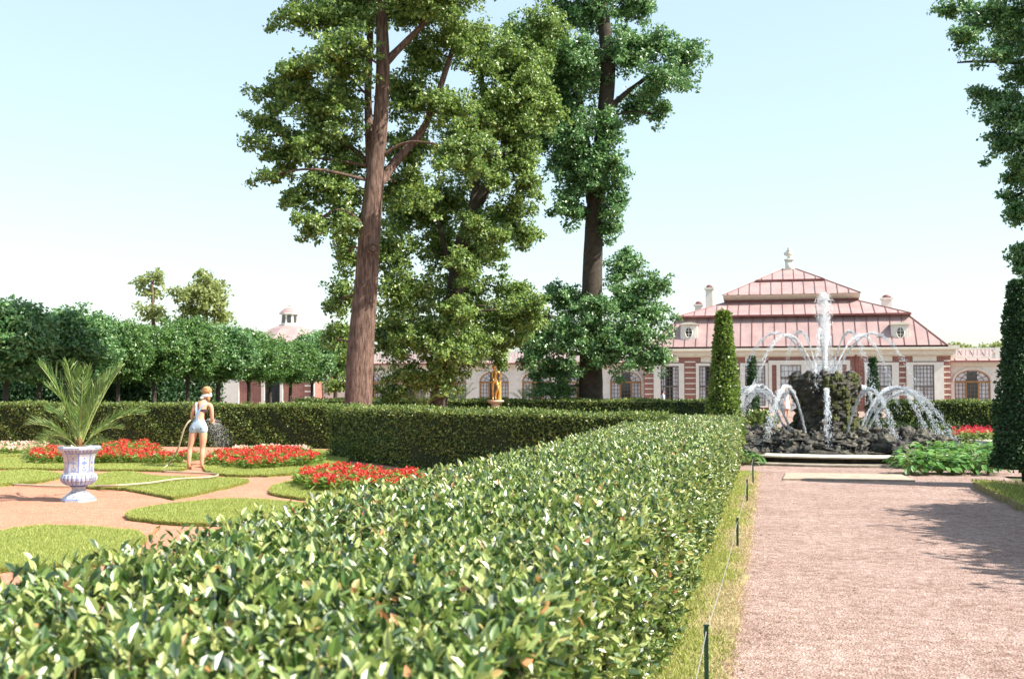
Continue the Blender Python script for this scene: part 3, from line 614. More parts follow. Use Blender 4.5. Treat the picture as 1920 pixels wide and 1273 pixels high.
# ------------------------------------------------------------------ trees
def add_clumps(g, c, r, n, ls, clump=26, spread=.3, sprays=False):
    if sprays:       # leafy sprays radiating from the bough, drooping and thinning outwards
        k = max(6, n//clump); m = max(7, k//4); sd_ = rdir(m)*np.array([1.05, 1, .95]); ln = rng.uniform(.75, 1.5, m); idx = rng.integers(0, m, k); t = rng.uniform(.1, 1, k)**.75
        q = (t*ln[idx])[:, None]; C = c+sd_[idx]*r*q; C[:, 2] -= (q[:, 0]**2)*.12*r[2]; C += rng.standard_normal((k, 3))*.13*r*(1.1-t[:, None]*.5); d = unit(sd_[idx]+.25*rdir(k)); szk = 1.15-.55*t
    else:
        k = max(4, n//clump); d = rdir(k)*(rng.random((k, 1))**.4); C = c+d*r+.12*r*rng.standard_normal((k, 3)); szk = rng.uniform(.65, 1.3, k)
    sz = np.repeat(szk*rng.uniform(.75, 1.2, k), clump)[:, None]
    e = rdir(k*clump); m = len(e); P = np.repeat(C, clump, 0)+e*(rng.random((m, 1))**.45)*spread*sz*np.array([1.15, 1.15, .6])
    out = unit(np.repeat(d, clump, 0)); Ls = ls*rng.uniform(.6, 1.25, m)
    g.leaves(P, out*.4+e*.7+np.array([0, 0, .45])+rng.standard_normal((m, 3))*.45, rdir(m)+e*.5+np.array([0, 0, -.1]), Ls, Ls*rng.uniform(.55, .8, m))
def tree(name, label, Z, trunk, limbs, blobs, leaf, ls=.15, K=1500, group=None, bark='bark', depth=1., knots=(), cat='tree', dz=0):
    """trunk: [(px,py,width_px)], limbs: lists of the same; blobs: (px,py,rx,ry[,dz])"""
    b = at(trunk[0][0], 700, Z); base = np.array([b[0], b[1], 0]); root = thing(name, label, cat, base, group=group); sc = Z/F
    pts = [at(p[0], p[1], Z) for p in trunk]; rad = [p[2]*sc/2 for p in trunk]
    g = Geo(); P0 = np.array([*base[:2], -.1]); tp = [P0]+pts; tr = [rad[0]*1.18]+rad
    sp = smoothpath(tp, 7); srad = np.interp(np.linspace(0, 1, len(sp)), np.linspace(0, 1, len(tr)), tr)
    g.tube(sp-base, srad, 18, True, .025); o = g.build('trunk', MT[bark], root, True)
    joints = list(zip(sp, srad)); g = Geo()
    for lb in limbs:
        lp = [at(p[0], p[1], Z+(p[3] if len(p) > 3 else 0)) for p in lb]; s2 = smoothpath(lp, 6); r2 = np.interp(np.linspace(0, 1, len(s2)), np.linspace(0, 1, len(lb)), [p[2]*sc/2 for p in lb])
        g.tube(s2-base, r2, 10, True, .03); joints += list(zip(s2, r2))
    jp = np.array([j[0] for j in joints]); lv = Geo()
    for q in blobs:
        px, py, rx, ry = q[:4]; dd = q[4] if len(q) > 4 else rng.uniform(-1.3, 1.3)*depth
        c = at(px, py, Z+dd); k = (Z+dd)/F; r = np.array([rx*k, (rx+ry)*.5*k*1.0, ry*k])
        d = np.linalg.norm((jp-c)*np.array([1, 1, 1.3])+np.where(jp[:, 2:3] > c[2], 1.5, 0)*np.array([0, 0, 1]), axis=1); j = int(np.argmin(d)); s = jp[j]; L = np.linalg.norm(c-s)
        if L > .25:
            r0 = min(joints[j][1]*.35, .02+.014*L); m = (s+c)/2+np.array([0, 0, .12*L])+rng.standard_normal(3)*.08*L
            pth = smoothpath([s, m, c, c+(c-m)*min(.4, .5*r[0]/max(.3, L*.5))], 5); g.tube(pth-base, np.linspace(r0, .008, len(pth)), 6, True)
            for _ in range(4):
                e = c+rdir(1)[0]*r*.85; pp = smoothpath([m+(c-m)*.5, (c+e)/2+rng.standard_normal(3)*.06, e], 3); g.tube(pp-base, np.linspace(r0*.45, .006, len(pp)), 5, False)
        add_clumps(lv, c-base, r, int(K*rx*ry*k*k*1.0)+40, ls, 24, .27*ls/.125, True)
    g.build('limbs', MT['twig'] if bark == 'twig' else MT[bark], root, True); lv.build('crown', MT[leaf], root)
    if knots:
        g = Geo()
        for (px, py, rr) in knots:
            c = at(px, py, Z)-base; f = -unit(ray(px, py)); c = c+f*0; a = np.linspace(0, 2*np.pi, 13); R_ = np.array([math.cos(TH), math.sin(TH), 0]); U_ = np.array([0, 0, 1.])
            g.tube([c+(R_*math.cos(t)+U_*math.sin(t))*rr*sc+f*.36 for t in a], .035, 6, False); g.ell(c+f*.35, (rr*sc*.7, .05, rr*sc*.7), 8, 6)
        g.build('knot', MT['bark'], root, True)
    return root
tree('oak_tree', 'tall oak with a thick bare reddish trunk, left of the other two big oaks', 34,
     [(672, 760, 52), (677, 650, 50), (686, 540, 44), (694, 430, 41), (703, 330, 33), (714, 220, 28), (718, 110, 26), (712, -40, 18), (708, -160, 9)],
     [[(716, 125, 18), (750, 90, 13), (800, 40, 10), (850, -10, 8)], [(697, 340, 20, 0), (690, 180, 14, .8), (694, 60, 13, .8), (690, -60, 10, .8)], [(700, 360, 20), (745, 300, 18, .8), (800, 230, 14, 1), (840, 120, 11, 1.2), (858, 60, 8, 1.4)],
      [(706, 320, 12, .3), (650, 270, 9, .8), (590, 240, 5, 1.2), (555, 232, 2, 1.2)]],
     [(620, 30, 85, 45), (560, 20, 50, 30), (690, 10, 80, 50, 1.5), (640, 100, 70, 55), (575, 130, 55, 40), (540, 175, 60, 38), (492, 225, 42, 26), (600, 215, 70, 55), (640, 300, 50, 60, 1), (560, 270, 70, 32), (500, 330, 34, 17), (535, 300, 40, 22),
      (610, 350, 55, 45), (560, 375, 30, 24), (590, 415, 38, 28), (640, 410, 38, 50), (650, 480, 26, 46, 1.5), (635, 560, 26, 46, 1.5), (630, 640, 24, 40, 1.5), (770, 20, 70, 45), (790, 110, 45, 45, 1.5), (760, 180, 50, 50, 1.5), (850, 60, 60, 45), (830, 0, 80, 40),
      (830, 190, 50, 45), (770, 270, 46, 45, 1.5), (640, 180, 45, 45, 1.2), (470, 260, 22, 14), (650, -60, 150, 50), (800, -70, 130, 50), (710, -150, 130, 60, 0), (860, 280, 55, 50), (760, 350, 50, 45, 1.5), (640, 720, 26, 20, 1.5)], 'oak', .125, 5000, group='tall oaks beside the garden', knots=[(699, 466, 10)])
tree('oak_tree', 'leaning oak between its two tall neighbours, foliage reaching almost to the ground', 37.5,
     [(822, 752, 34), (832, 700, 34), (842, 640, 34), (852, 560, 34), (862, 480, 29), (878, 420, 25), (905, 365, 21), (940, 310, 17), (978, 268, 10), (1005, 215, 3)],
     [[(858, 540, 12), (830, 450, 8), (815, 380, 4)], [(880, 420, 16), (900, 300, 12), (905, 200, 10), (900, 100, 8)], [(940, 310, 12), (950, 200, 10), (945, 120, 6)]],
     [(760, 400, 55, 50, 1), (735, 470, 45, 50), (760, 545, 60, 55, -1), (735, 620, 50, 55, .8), (790, 630, 60, 55, -1), (860, 560, 55, 50, 1.2), (900, 490, 50, 45, 1.2), (950, 400, 50, 45, -.5), (988, 350, 26, 45), (890, 320, 55, 45, 1.2), (830, 380, 50, 55, 1),
      (940, 590, 55, 50, 0), (890, 645, 45, 36, -1), (830, 700, 45, 28, -1), (760, 705, 45, 26), (965, 545, 32, 28), (830, 460, 50, 50, 1.3), (985, 585, 36, 40), (925, 215, 65, 55), (945, 130, 65, 60), (970, 260, 45, 40), (895, 80, 55, 45), (1000, 200, 38, 36, 0), (990, 440, 30, 28, 0),
      (870, 250, 50, 50), (925, 440, 35, 35, -1), (870, 620, 60, 50, 1.5), (868, 500, 30, 40, -1.6), (850, 590, 34, 40, -1.6), (890, 420, 26, 24, -1.5), (845, 660, 36, 30, -1.6), (990, 300, 34, 30, -1), (960, 190, 50, 45, -1), (1000, 120, 40, 50, .5), (1010, 50, 50, 45, .5), (1015, 190, 40, 45, -.5), (985, 160, 45, 40, -1.2), (925, 330, 30, 26, -1.4), (740, 735, 40, 20, .5), (938, 672, 18, 24, 1.8), (930, 640, 30, 24, 1)], 'oak', .125, 5000, group='tall oaks beside the garden', bark='twig')
tree('oak_tree', 'tall dark straight oak, rightmost of the three, with bare stretch of trunk halfway up', 41,
     [(1108, 760, 46), (1108, 650, 42), (1110, 540, 38), (1114, 430, 35), (1122, 330, 34), (1132, 230, 30), (1140, 130, 28), (1132, 40, 24), (1122, -60, 16)],
     [[(1112, 380, 26), (1100, 290, 22), (1085, 200, 20), (1078, 140, 14), (1060, 60, 10)], [(1136, 210, 14), (1180, 170, 9), (1240, 130, 6), (1280, 120, 4)], [(1110, 600, 12), (1160, 560, 9), (1220, 530, 5), (1260, 535, 3)], [(1108, 640, 12), (1050, 600, 8), (1010, 590, 5)]],
     [(1030, 110, 65, 70), (985, 70, 40, 45), (1050, 215, 55, 55), (1085, 30, 60, 45), (1175, 15, 50, 30), (1175, 90, 50, 45), (1225, 80, 45, 35), (1285, 105, 38, 42), (1250, 150, 45, 38), (1205, 190, 45, 36), (1240, 215, 16, 24), (1140, 240, 35, 45, -1), (1090, 330, 40, 42, -.8), (1060, 390, 28, 36),
      (1148, 320, 26, 45, -1), (1150, 395, 24, 42, -.8), (1140, 435, 22, 18), (1060, 290, 36, 45), (1110, 130, 30, 60, 1), (1065, 560, 50, 36), (1020, 620, 42, 45), (1080, 640, 50, 50, -1), (1175, 500, 42, 30), (1235, 530, 36, 20), (1180, 560, 50, 40), (1200, 620, 48, 40, -1), (1225, 675, 36, 28),
      (1150, 640, 45, 50, -1), (1045, 690, 45, 26), (1115, 580, 40, 30, -1), (1000, 660, 26, 34), (1215, 590, 40, 24), (1040, 730, 38, 20), (1090, 400, 24, 20), (1035, 160, 55, 60, 1), (1080, 110, 40, 50, -1), (1020, 250, 36, 34, 0), (1110, 300, 26, 40, -1.2), (1075, 250, 34, 50, -1), (1125, -70, 95, 55, 0), (1060, -50, 70, 50)], 'oak_green', .13, 5000, group='tall oaks beside the garden', bark='twig')
tree('oak_tree', 'dark broadleaf tree whose branches hang in from the right edge of the photo', 34,
     [(2010, 760, 50), (2010, 500, 44), (2005, 300, 38), (2000, 100, 30), (1995, -80, 16)],
     [[(2003, 250, 20), (1960, 130, 12), (1900, 118, 8), (1830, 116, 5), (1795, 118, 3)], [(2003, 380, 16), (1950, 300, 10), (1910, 260, 6)]],
     [(1790, 12, 36, 18), (1850, 30, 45, 32), (1905, 60, 45, 40), (1815, 70, 30, 26), (1860, 105, 36, 16), (1900, 140, 30, 14), (1860, 180, 42, 24), (1900, 210, 45, 40), (1900, 270, 42, 34), (1925, 320, 46, 34), (1895, 372, 18, 15), (1920, 400, 28, 26), (1905, 470, 20, 18), (1925, 500, 30, 26), (1915, 560, 20, 30),
      (1920, 610, 16, 26), (1960, 100, 60, 70), (1970, 250, 60, 70), (1970, 400, 50, 70), (1975, 560, 50, 70), (2040, 150, 80, 120), (2050, 400, 80, 120), (1960, 0, 80, 50), (1935, 660, 24, 30)], 'oak_green', .125, 5600, bark='twig')
# clipped lime trees in a row
def lime(seed, w_, h0, h1, n, ls, leaf='linden'):
    root = thing('lime_tree', 'x', 'tree'); g = Geo(); g.tube(smoothpath([(0, 0, -.1), (.04, .02, h0*.6), (0, 0, h0+.6), (.1, 0, h1*.75)], 4), np.linspace(.14, .05, 13), 9, True, .03)
    for k in range(7):
        a = k*.9+seed; e = np.array([math.cos(a)*w_*.6, math.sin(a)*w_*.6, h0+(h1-h0)*rng.uniform(.4, .8)]); g.tube(smoothpath([(0, 0, h0*.9), e*np.array([.4, .4, .8]), e], 3), np.linspace(.06, .012, 7), 5, False)
    g.build('trunk', MT['twig'], root, True); lv = Geo(); c = np.array([0, 0, (h0+h1)/2]); hh = (h1-h0)/2
    for k in range(26):
        d = rdir(1)[0]*np.array([w_*.62, w_*.62, hh*.62]); rr = rng.uniform(.55, .85)*w_*.45; add_clumps(lv, c+d, np.array([rr, rr, rr*.9]), n//22, ls, 26, .26)
    P = rdir(n//5); add_clumps(lv, c, np.array([w_*.92, w_*.92, hh*.92]), n//2, ls, 26, .28)
    lv.build('crown', MT[leaf], root); return root
MT['linden_dark'] = MT['cone_dark']
LP = [lime(1, 1.75, 2.2, 5.5, 26000, .14), lime(2, 1.65, 2.15, 5.3, 22000, .14), lime(3, 1.8, 2.0, 5.4, 26000, .15, 'oak_green')]  # third crown's brighter leaf colour stands in for sun on some limes
first = [True, True, True]
def put_lime(px, Z, top, lb, k, sx=1., group='clipped lime trees in a row behind the garden hedge'):
    p = at(px, 700, Z); z1 = at(px, top, Z)[2]; base = LP[k]
    if first[k]: first[k] = False; o = base; o['group'] = group
    else: o = dup(base, (0, 0, 0), group=group)
    o.location = (p[0], p[1], 0); o.rotation_euler = (0, 0, px*.7); s = z1/(5.6 if k == 0 else 5.4); o.scale = (s*sx, s*sx, s); o['label'] = lb
lbs = ['leftmost lime tree at the photo edge, bright glossy leaves', 'sunlit round lime tree second from the left edge', 'shaded lime tree third from the left, above the potted palm', 'dark lime tree fourth from the left', 'dark lime tree just left of the watering woman',
       'lime tree directly behind the watering woman, lit on its right side', 'dark lime tree first to the right of the watering woman', 'shaded lime tree in front of the brick pavilion, left one', 'shaded lime tree in front of the pavilion door', 'lime tree right of the pavilion with a pale sunlit lower edge', 'dark lime tree touching the thick reddish oak trunk']
for i, (px, Z, top) in enumerate([(10, 38, 556), (130, 41, 574), (222, 45, 592), (290, 48, 598), (352, 51, 590), (410, 54, 606), (466, 57, 612), (508, 60, 626), (545, 62, 630), (585, 64, 622), (628, 66, 606)]):
    put_lime(px, Z, top, lbs[i], (2, 2, 0, 1, 0, 2, 0, 1, 1, 2, 1)[i], (1.05, 1.15, .95, 1.1, 1.0, 1.2, 1.1, 1.0, 1.15, .95, 1.1)[i])
# back row of limes filling the dark gaps under the crowns
for i, (px, Z, top, lb) in enumerate([(-40, 50, 600, 'lime tree of the second row behind the leftmost bright one'), (75, 53, 606, 'lime tree of the second row in the gap between the two bright ones'), (175, 56, 612, 'lime tree of the second row behind the urn palm'), (265, 59, 618, 'lime tree of the second row above the right palm fronds'), (335, 62, 620, 'lime tree of the second row left of the headscarf')]):
    put_lime(px, Z, top+8, lb, 1, 1.3, 'second row of clipped lime trees')
# rest of the row at right of the path, outside the frame but throwing the shade on the gravel
for i, (x, y) in enumerate([(8.15, 14.7), (8.15, 13.0), (8.15, 11.4), (8.45, 9.9)]):
    o = dup(LP[0], (x, y, 0), i*1.3, (1.15, 1.15, 1), ('nearest', 'second', 'third', 'farthest')[i]+' from the fountain of the lime trees shading the gravel path from the right', 'lime trees right of the gravel path')
# low leaf belt added and coloured dark for the shade under the limes
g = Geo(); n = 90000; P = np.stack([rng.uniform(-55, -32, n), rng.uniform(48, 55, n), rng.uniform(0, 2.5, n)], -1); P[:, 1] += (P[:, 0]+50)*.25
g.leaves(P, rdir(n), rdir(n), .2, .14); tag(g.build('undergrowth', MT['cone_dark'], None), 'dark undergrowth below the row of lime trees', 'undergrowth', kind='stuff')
tree('distant_tree', 'slim pale distant tree rising above the limes', 95, [(288, 640, 8), (286, 560, 6), (285, 520, 3)], [], [(285, 520, 26, 14), (272, 548, 20, 10), (300, 550, 18, 8), (285, 575, 26, 10), (268, 530, 12, 8), (300, 590, 30, 16)], 'pale_leaf', .34, 330)
tree('distant_tree', 'broad pale yellow-green distant tree rising above the limes', 95, [(385, 640, 12), (385, 560, 8), (385, 530, 4)], [], [(385, 525, 34, 20), (355, 545, 30, 22), (412, 545, 28, 26), (385, 570, 45, 30), (350, 590, 28, 24), (418, 590, 22, 24), (380, 610, 50, 20)], 'pale_leaf', .34, 420)
tree('distant_tree', 'treetop just showing over the right gallery roof beside the palace', 160, [(1810, 700, 6), (1808, 660, 4)], [], [(1800, 652, 22, 8), (1822, 656, 14, 5)], 'pale_leaf', .5, 300)
tree('distant_tree', 'treetop showing over the right gallery roof near the dark topiary', 160, [(1868, 700, 6), (1866, 660, 4)], [], [(1866, 650, 24, 8), (1846, 655, 12, 5)], 'pale_leaf', .5, 300)

# ------------------------------------------------------------------ turf panels and flower beds of the left garden
def turf(label, pxs, h=.055, dens=2600, ln=.04, wd=.007):
    poly = closedpath([G(*p, h) for p in pxs], 5)[:, :2]; n = len(poly); c = poly.mean(0)
    if np.sum(poly[:, 0]*np.roll(poly[:, 1], -1)-poly[:, 1]*np.roll(poly[:, 0], -1)) < 0: poly = poly[::-1]
    wob = 1+.016*rng.standard_normal((n, 1)); poly = c+(poly-c)*wob
    V = [(*p, -.02) for p in poly]+[(*p, h-.01) for p in poly]; g = Geo()
    g.add(V, [(i, (i+1) % n, n+(i+1) % n, n+i) for i in range(n)]); g.add(V, [list(range(n, 2*n))])
    root = g.build('turf_panel', MT['turf']); tag(root, label, 'turf panel', 'clipped turf panels set in orange sand')
    g = Geo(); A = polyarea(poly); m = int(A*dens); P = sample(poly, m); blades(g, P, h-.015, ln*1.15, .7, wd)
    t = rng.random(int(A**.5*dens*.5)+300); seg = rng.integers(0, n, len(t)); E = poly[seg]*(1-t[:, None])+np.roll(poly, -1, 0)[seg]*t[:, None]
    zz = rng.uniform(.0, h-.01, len(t)); od = unit(E-c)
    g.leaves(np.column_stack([E, zz]), rdir(len(t)), np.column_stack([od*.5, np.full(len(t), .8)])+rdir(len(t))*.5, ln*rng.uniform(.5, 1.1, len(t)), wd)
    tag(g.build('grass', MT['grass'], root), kind='stuff'); return poly
turf('large turf panel nearest the camera at the left edge behind the foreground hedge', [(-60, 1010), (0, 996), (70, 985), (190, 988), (262, 998), (262, 1022), (180, 1052), (40, 1060), (-60, 1066)], dens=7000, ln=.04, wd=.006)
turf('pointed turf panel lying right of the urn and nearer than the hose', [(238, 962), (300, 946), (420, 935), (520, 938), (610, 952), (640, 976), (430, 980), (300, 974)], dens=5200, wd=.007)
turf('star-shaped turf panel crossed by the pale hose', [(160, 909), (186, 889), (242, 884), (300, 892), (446, 896), (463, 902), (409, 914), (334, 930), (308, 927), (238, 914)], dens=4200, wd=.008)
turf('turf panel at the left edge behind the urn', [(-60, 900), (0, 884), (60, 881), (112, 888), (90, 898), (20, 905), (-60, 912)], dens=3600, wd=.009)
turf('long narrow turf strip in front of the red flowers left of the woman', [(-70, 866), (20, 858), (150, 852), (300, 852), (345, 862), (345, 878), (240, 879), (60, 876), (-70, 876)], dens=3000, wd=.01)
turf('rounded turf panel carrying red flowers right of the woman', [(385, 872), (420, 858), (520, 850), (620, 850), (652, 862), (600, 878), (520, 888), (440, 889), (400, 885)], dens=3200, wd=.01)
turf('tongue-shaped turf panel with the nearest red flowers beside the dark hedge', [(505, 918), (560, 898), (660, 890), (780, 893), (900, 905), (860, 930), (700, 934), (570, 931)], dens=3600, wd=.009)
turf('back turf strip at the left edge beneath the pink flowers', [(-70, 846), (60, 842), (190, 840), (195, 848), (60, 852), (-70, 856)], dens=2200, wd=.012)
turf('back turf strip below the pale pink flowers near the long hedge', [(410, 850), (450, 843), (560, 842), (640, 846), (600, 850), (500, 851)], dens=2200, wd=.012)

def flower_proto(col, hh, seed):
    root = thing('flowering_plant', 'x', 'flower'); g = Geo(); n = 90
    a = rng.random(n)*6.3; r = .17*np.sqrt(rng.random(n)); P = np.stack([r*np.cos(a), r*np.sin(a), rng.uniform(.02, hh*.75, n)], -1)
    g.leaves(P, rdir(n)*.5+[0, 0, 1], np.stack([np.cos(a), np.sin(a), .5+0*a], -1)+rdir(n)*.5, .09, .055); g.build('foliage', MT['flower_leaf'], root)
    g = Geo()
    for k in range(9):
        a = rng.random()*6.3; r = .18*math.sqrt(rng.random()); z0 = hh*rng.uniform(.45, .6); z1 = hh*rng.uniform(.8, 1.1); m = 14
        P = np.stack([r*math.cos(a)+rng.normal(0, .012, m), r*math.sin(a)+rng.normal(0, .012, m), np.linspace(z0, z1, m)], -1)
        g.leaves(P, rdir(m), rdir(m)*.8+[0, 0, .5], .045, .026)
    g.build('blossom', MT[col], root); return root
protos = {'red_flower': [flower_proto('red_flower', .22, 0), flower_proto('red_flower', .18, 1)], 'pink_flower': [flower_proto('pink_flower', .15, 2)], 'dark_red_flower': [flower_proto('dark_red_flower', .4, 3)]}
used = set()
def bed(col, pxs, sp, label, group, lim=300, base=.06):
    poly = closedpath([G(*p, base) for p in pxs], 4)[:, :2]; lo, hi = poly.min(0), poly.max(0); k = 0
    for y in np.arange(lo[1], hi[1], sp):
        for x in np.arange(lo[0], hi[0], sp):
            q = np.array([[x+rng.normal(0, sp*.18), y+rng.normal(0, sp*.18)]])
            if not inpoly(q, poly)[0] or k >= lim: continue
            pr = protos[col][int(rng.integers(len(protos[col])))]; s = rng.uniform(.85, 1.2)
            if pr.name not in used: used.add(pr.name); o = pr; pr.location = (*q[0], base); pr.scale = (s, s, s); pr['label'] = label; pr['group'] = group
            else: dup(pr, (*q[0], base), rng.random()*6, s, label, group)
            k += 1
    return k
cnt = []
cnt.append(bed('red_flower', [(50, 866), (60, 856), (140, 854), (290, 856), (350, 862), (350, 869), (220, 869), (100, 870)], .34, 'bright red flowering plant in the long strip behind the urn', 'red flowers in the strip behind the urn'))
cnt.append(bed('red_flower', [(205, 846), (225, 841), (285, 844), (295, 851), (240, 850)], .4, 'red flowering plant in the small patch at the foot of the long hedge', 'red flowers at the foot of the hedge'))
cnt.append(bed('red_flower', [(385, 868), (430, 858), (520, 853), (590, 862), (580, 873), (500, 879), (445, 877), (400, 873)], .34, 'bright red flowering plant in the rounded bed right of the woman', 'red flowers right of the woman'))
cnt.append(bed('red_flower', [(560, 905), (600, 894), (680, 893), (720, 902), (800, 906), (800, 917), (700, 920), (600, 918)], .3, 'bright red flowering plant in the bed nearest the dark slanting hedge', 'red flowers in the nearest bed'))
cnt.append(bed('pink_flower', [(-40, 846), (0, 840), (80, 838), (85, 846), (0, 852)], .42, 'pale pink flowering plant in the back strip at the left edge', 'pink flowers at the left edge'))
cnt.append(bed('pink_flower', [(445, 852), (460, 846), (560, 846), (560, 852)], .36, 'pale pink flowering plant behind the rounded red bed', 'pink flowers behind the rounded red bed'))
cnt.append(bed('dark_red_flower', [(1797, 832), (1810, 826), (1862, 826), (1870, 832)], .4, 'dark red flowering plant behind the broad-leaved plants', 'dark red flowers right of the fountain', base=0))
print('flowers', cnt)

# ------------------------------------------------------------------ glazed urn and its palm
ug = G(147, 939); urn = thing('urn', 'blue and white glazed urn on the orange sand', 'urn', (ug[0], ug[1], 0), .2)
S = 15.9/F
prof = [(30, 0), (30, 4), (27.5, 6), (25.5, 9), (19, 15), (13.5, 20), (12, 24), (13, 27), (16, 29), (14.5, 30), (22, 32), (28, 36), (31, 41), (31.5, 46), (29.5, 51), (26.5, 54), (25.5, 56), (25, 66), (25.5, 78), (27.5, 88), (30.5, 94), (35, 98), (37, 101), (37, 104), (35, 107), (31, 107), (28, 100), (26, 96), (.5, 96)]
pr = []
for (r0, z0), (r1, z1) in zip(prof[:-1], prof[1:]):
    k = max(1, int(math.hypot(r1-r0, z1-z0)/1.1))
    for i in range(k): pr.append(((r0+(r1-r0)*i/k)*S, (z0+(z1-z0)*i/k)*S*.96))
pr.append((prof[-1][0]*S, prof[-1][1]*S*.96))
def ufr(a, z, r):
    zz = z/S/.96; oct_ = 1/np.cos((a+np.pi/8) % (np.pi/4)-np.pi/8)*.965
    gad = 1+.05*np.abs(np.sin(a*12))
    return np.where(zz > 55, r*oct_, np.where((zz > 31) & (zz < 53), r*gad, np.where(zz < 10, r*oct_, r)))
def umi(a, z):
    zz = z/S/.96; f = (a*8/(2*np.pi)+.5) % 1; b = np.zeros(a.shape, bool)
    b |= (np.abs(zz-54.5) < 1.0) | (np.abs(zz-57.5) < .6) | (np.abs(zz-31.5) < .9) | (np.abs(zz-93) < .9) | (np.abs(zz-103) < .7)
    b |= (zz > 57) & (zz < 92) & ((f < .07) | (f > .93))
    fx, fz = (f-.5)*2.2, (zz-75)/16.
    b |= (zz > 59) & (zz < 91) & (((np.abs(fx) < .06) & (np.abs(fz) < .85)) | ((np.abs(fx)+np.abs(fz) < .3)) | ((np.abs(fx)+np.abs(fz-.55) < .2)) | ((np.abs(fx)+np.abs(fz+.55) < .22)) | ((np.abs(np.abs(fx)-.42) < .1) & (np.abs(fz) < .1)) | ((np.abs(fx) < .6) & (np.abs(fz+.9) < .08)) | ((np.abs(np.abs(fx)-.4) < .14) & (np.abs(fz+.7) < .1)) | ((np.abs(np.abs(fx)-.3) < .08) & (np.abs(fz-.8) < .08)))
    g12 = (a*12/np.pi) % 1
    b |= (zz > 32) & (zz < 52) & ((g12 < .2) | (g12 > .8))
    b |= (zz > 35) & (zz < 51) & (np.abs(g12-.5) < .12) & ((zz*.35) % 1 < .5)
    b |= ((zz > 4) & (zz < 28) & (((a*8/(2*np.pi)) % 1 < .07))) | (np.abs(zz-29) < .7) | (np.abs(zz-5) < .6) | ((zz > 6) & (zz < 24) & ((np.sin(a*16)*np.sin(zz*.8)) > .72)) | ((zz > 95) & (zz < 100) & (np.sin(a*32) > .3))
    return b.astype(int)
Geo().lathe(pr, 128, fr=ufr, mi=umi).build('urn_body', [MT['delft_white'], MT['delft_blue']], urn, False)
g = Geo(); g.lathe([(.002, .745), (.2, .748), (.205, .74)], 24); g.build('soil', M('soil', (.09, .055, .035), (.05, .03, .02), 20, .95), urn)
def frond(g, gs, az, el, L, droop, nl=34, ll=.31, base=(0, 0, 0), twist=0., start=.22):
    n = 16; t = np.linspace(0, 1, n); e = el-droop*t**1.6; ds = L/(n-1)
    d = np.stack([np.cos(e)*math.cos(az), np.cos(e)*math.sin(az), np.sin(e)], -1); P = np.asarray(base)+np.vstack([[0, 0, 0], np.cumsum(d[:-1]*ds, 0)])
    gs.tube(P, np.linspace(.012, .003, n)*(L/1.2), 5)
    side = np.array([-math.sin(az), math.cos(az), 0])
    ts = np.linspace(start, 1, nl)
    for s in (-1, 1):
        p = np.stack([np.interp(ts, t, P[:, i]) for i in range(3)], -1); dd = unit(np.stack([np.interp(ts, t, d[:, i]) for i in range(3)], -1)); up = unit(np.cross(np.broadcast_to(side, dd.shape), dd))*-1
        ln = ll*np.sin(np.clip((ts-start)/(1-start)*.85+.12, 0, 1)*np.pi)**.6*L*rng.uniform(.85, 1.1, nl)
        D = dd*.8+side*s*.6+up*.42+rng.standard_normal((nl, 3))*.1
        g.leaves(p, up+side*s*.9+rng.standard_normal((nl, 3))*.3, D, ln*rng.uniform(.85, 1.1, nl), .010*(L/1.2)+.002)
palm = thing('palm', 'potted palm with arching feathery fronds in the glazed urn', 'palm', (ug[0], ug[1], .742))
g = Geo(); g.lathe([(.05, 0), (.065, .05), (.055, .14), (.02, .2)], 12); g.build('stem', MT['fibre'], palm, True)
g, gs = Geo(), Geo(); cr = TH
for (a, e, L, dr) in ((178, 72, 1.5, .5), (100, 86, 1.25, .1), (70, 84, 1.3, .12), (150, 80, 1.4, .25), (6, 68, 1.45, .3), (12, 74, 1.35, .5), (170, 76, 1.2, .9), (200, 86, 1.1, .2), (-60, 84, 1.1, .2), (0, 48, .85, 1.2), (182, 44, 1.0, 1.0), (168, 32, .9, 1.3), (340, 26, .85, 1.5), (205, 22, .95, 1.5), (250, 40, .9, 1.5), (40, 45, 1.3, 1.0), (135, 48, 1.25, 1.0), (290, 62, .9, .7), (95, 60, 1.2, .9), (30, 74, 1.3, .3)):
    frond(g, gs, R(a)+cr+rng.normal(0, .06), R(e), L, dr, 46)
gs.build('frond_stalks', MT['palmstem'], palm); g.build('fronds', MT['palm'], palm); palm.scale = (.86, .86, .95)
# smaller palms among the far hedges
for i, (px, Z, hz, lb, sc_) in enumerate(((792, 36.5, .9, 'green garden palm behind the slanting hedge, beside the leaning oak', 1.0), (862, 41.5, 1.0, 'small palm left of the gilded statue in front of an arched window', .9), (985, 41.5, 1.0, 'small palm right of the gilded statue', .8), (1062, 41.5, 1.0, 'small palm left of the straight dark oak trunk', 1.0))):
    p = at(px, 750, Z); root = thing('palm', lb, 'palm', (p[0], p[1], 0), group='small palms behind the hedges')
    g = Geo(); g.lathe([(.1, 0), (.12, .4), (.08, hz)], 10); g.build('stem', MT['fibre'], root); g, gs = Geo(), Geo()
    for k in range(11): frond(g, gs, k*2.4+i, R(rng.uniform(45, 80)), rng.uniform(.8, 1.15)*sc_, rng.uniform(.4, 1.1), 20, base=(0, 0, hz-.05))
    gs.build('frond_stalks', MT['palmstem'], root); g.build('fronds', MT['palm'], root)

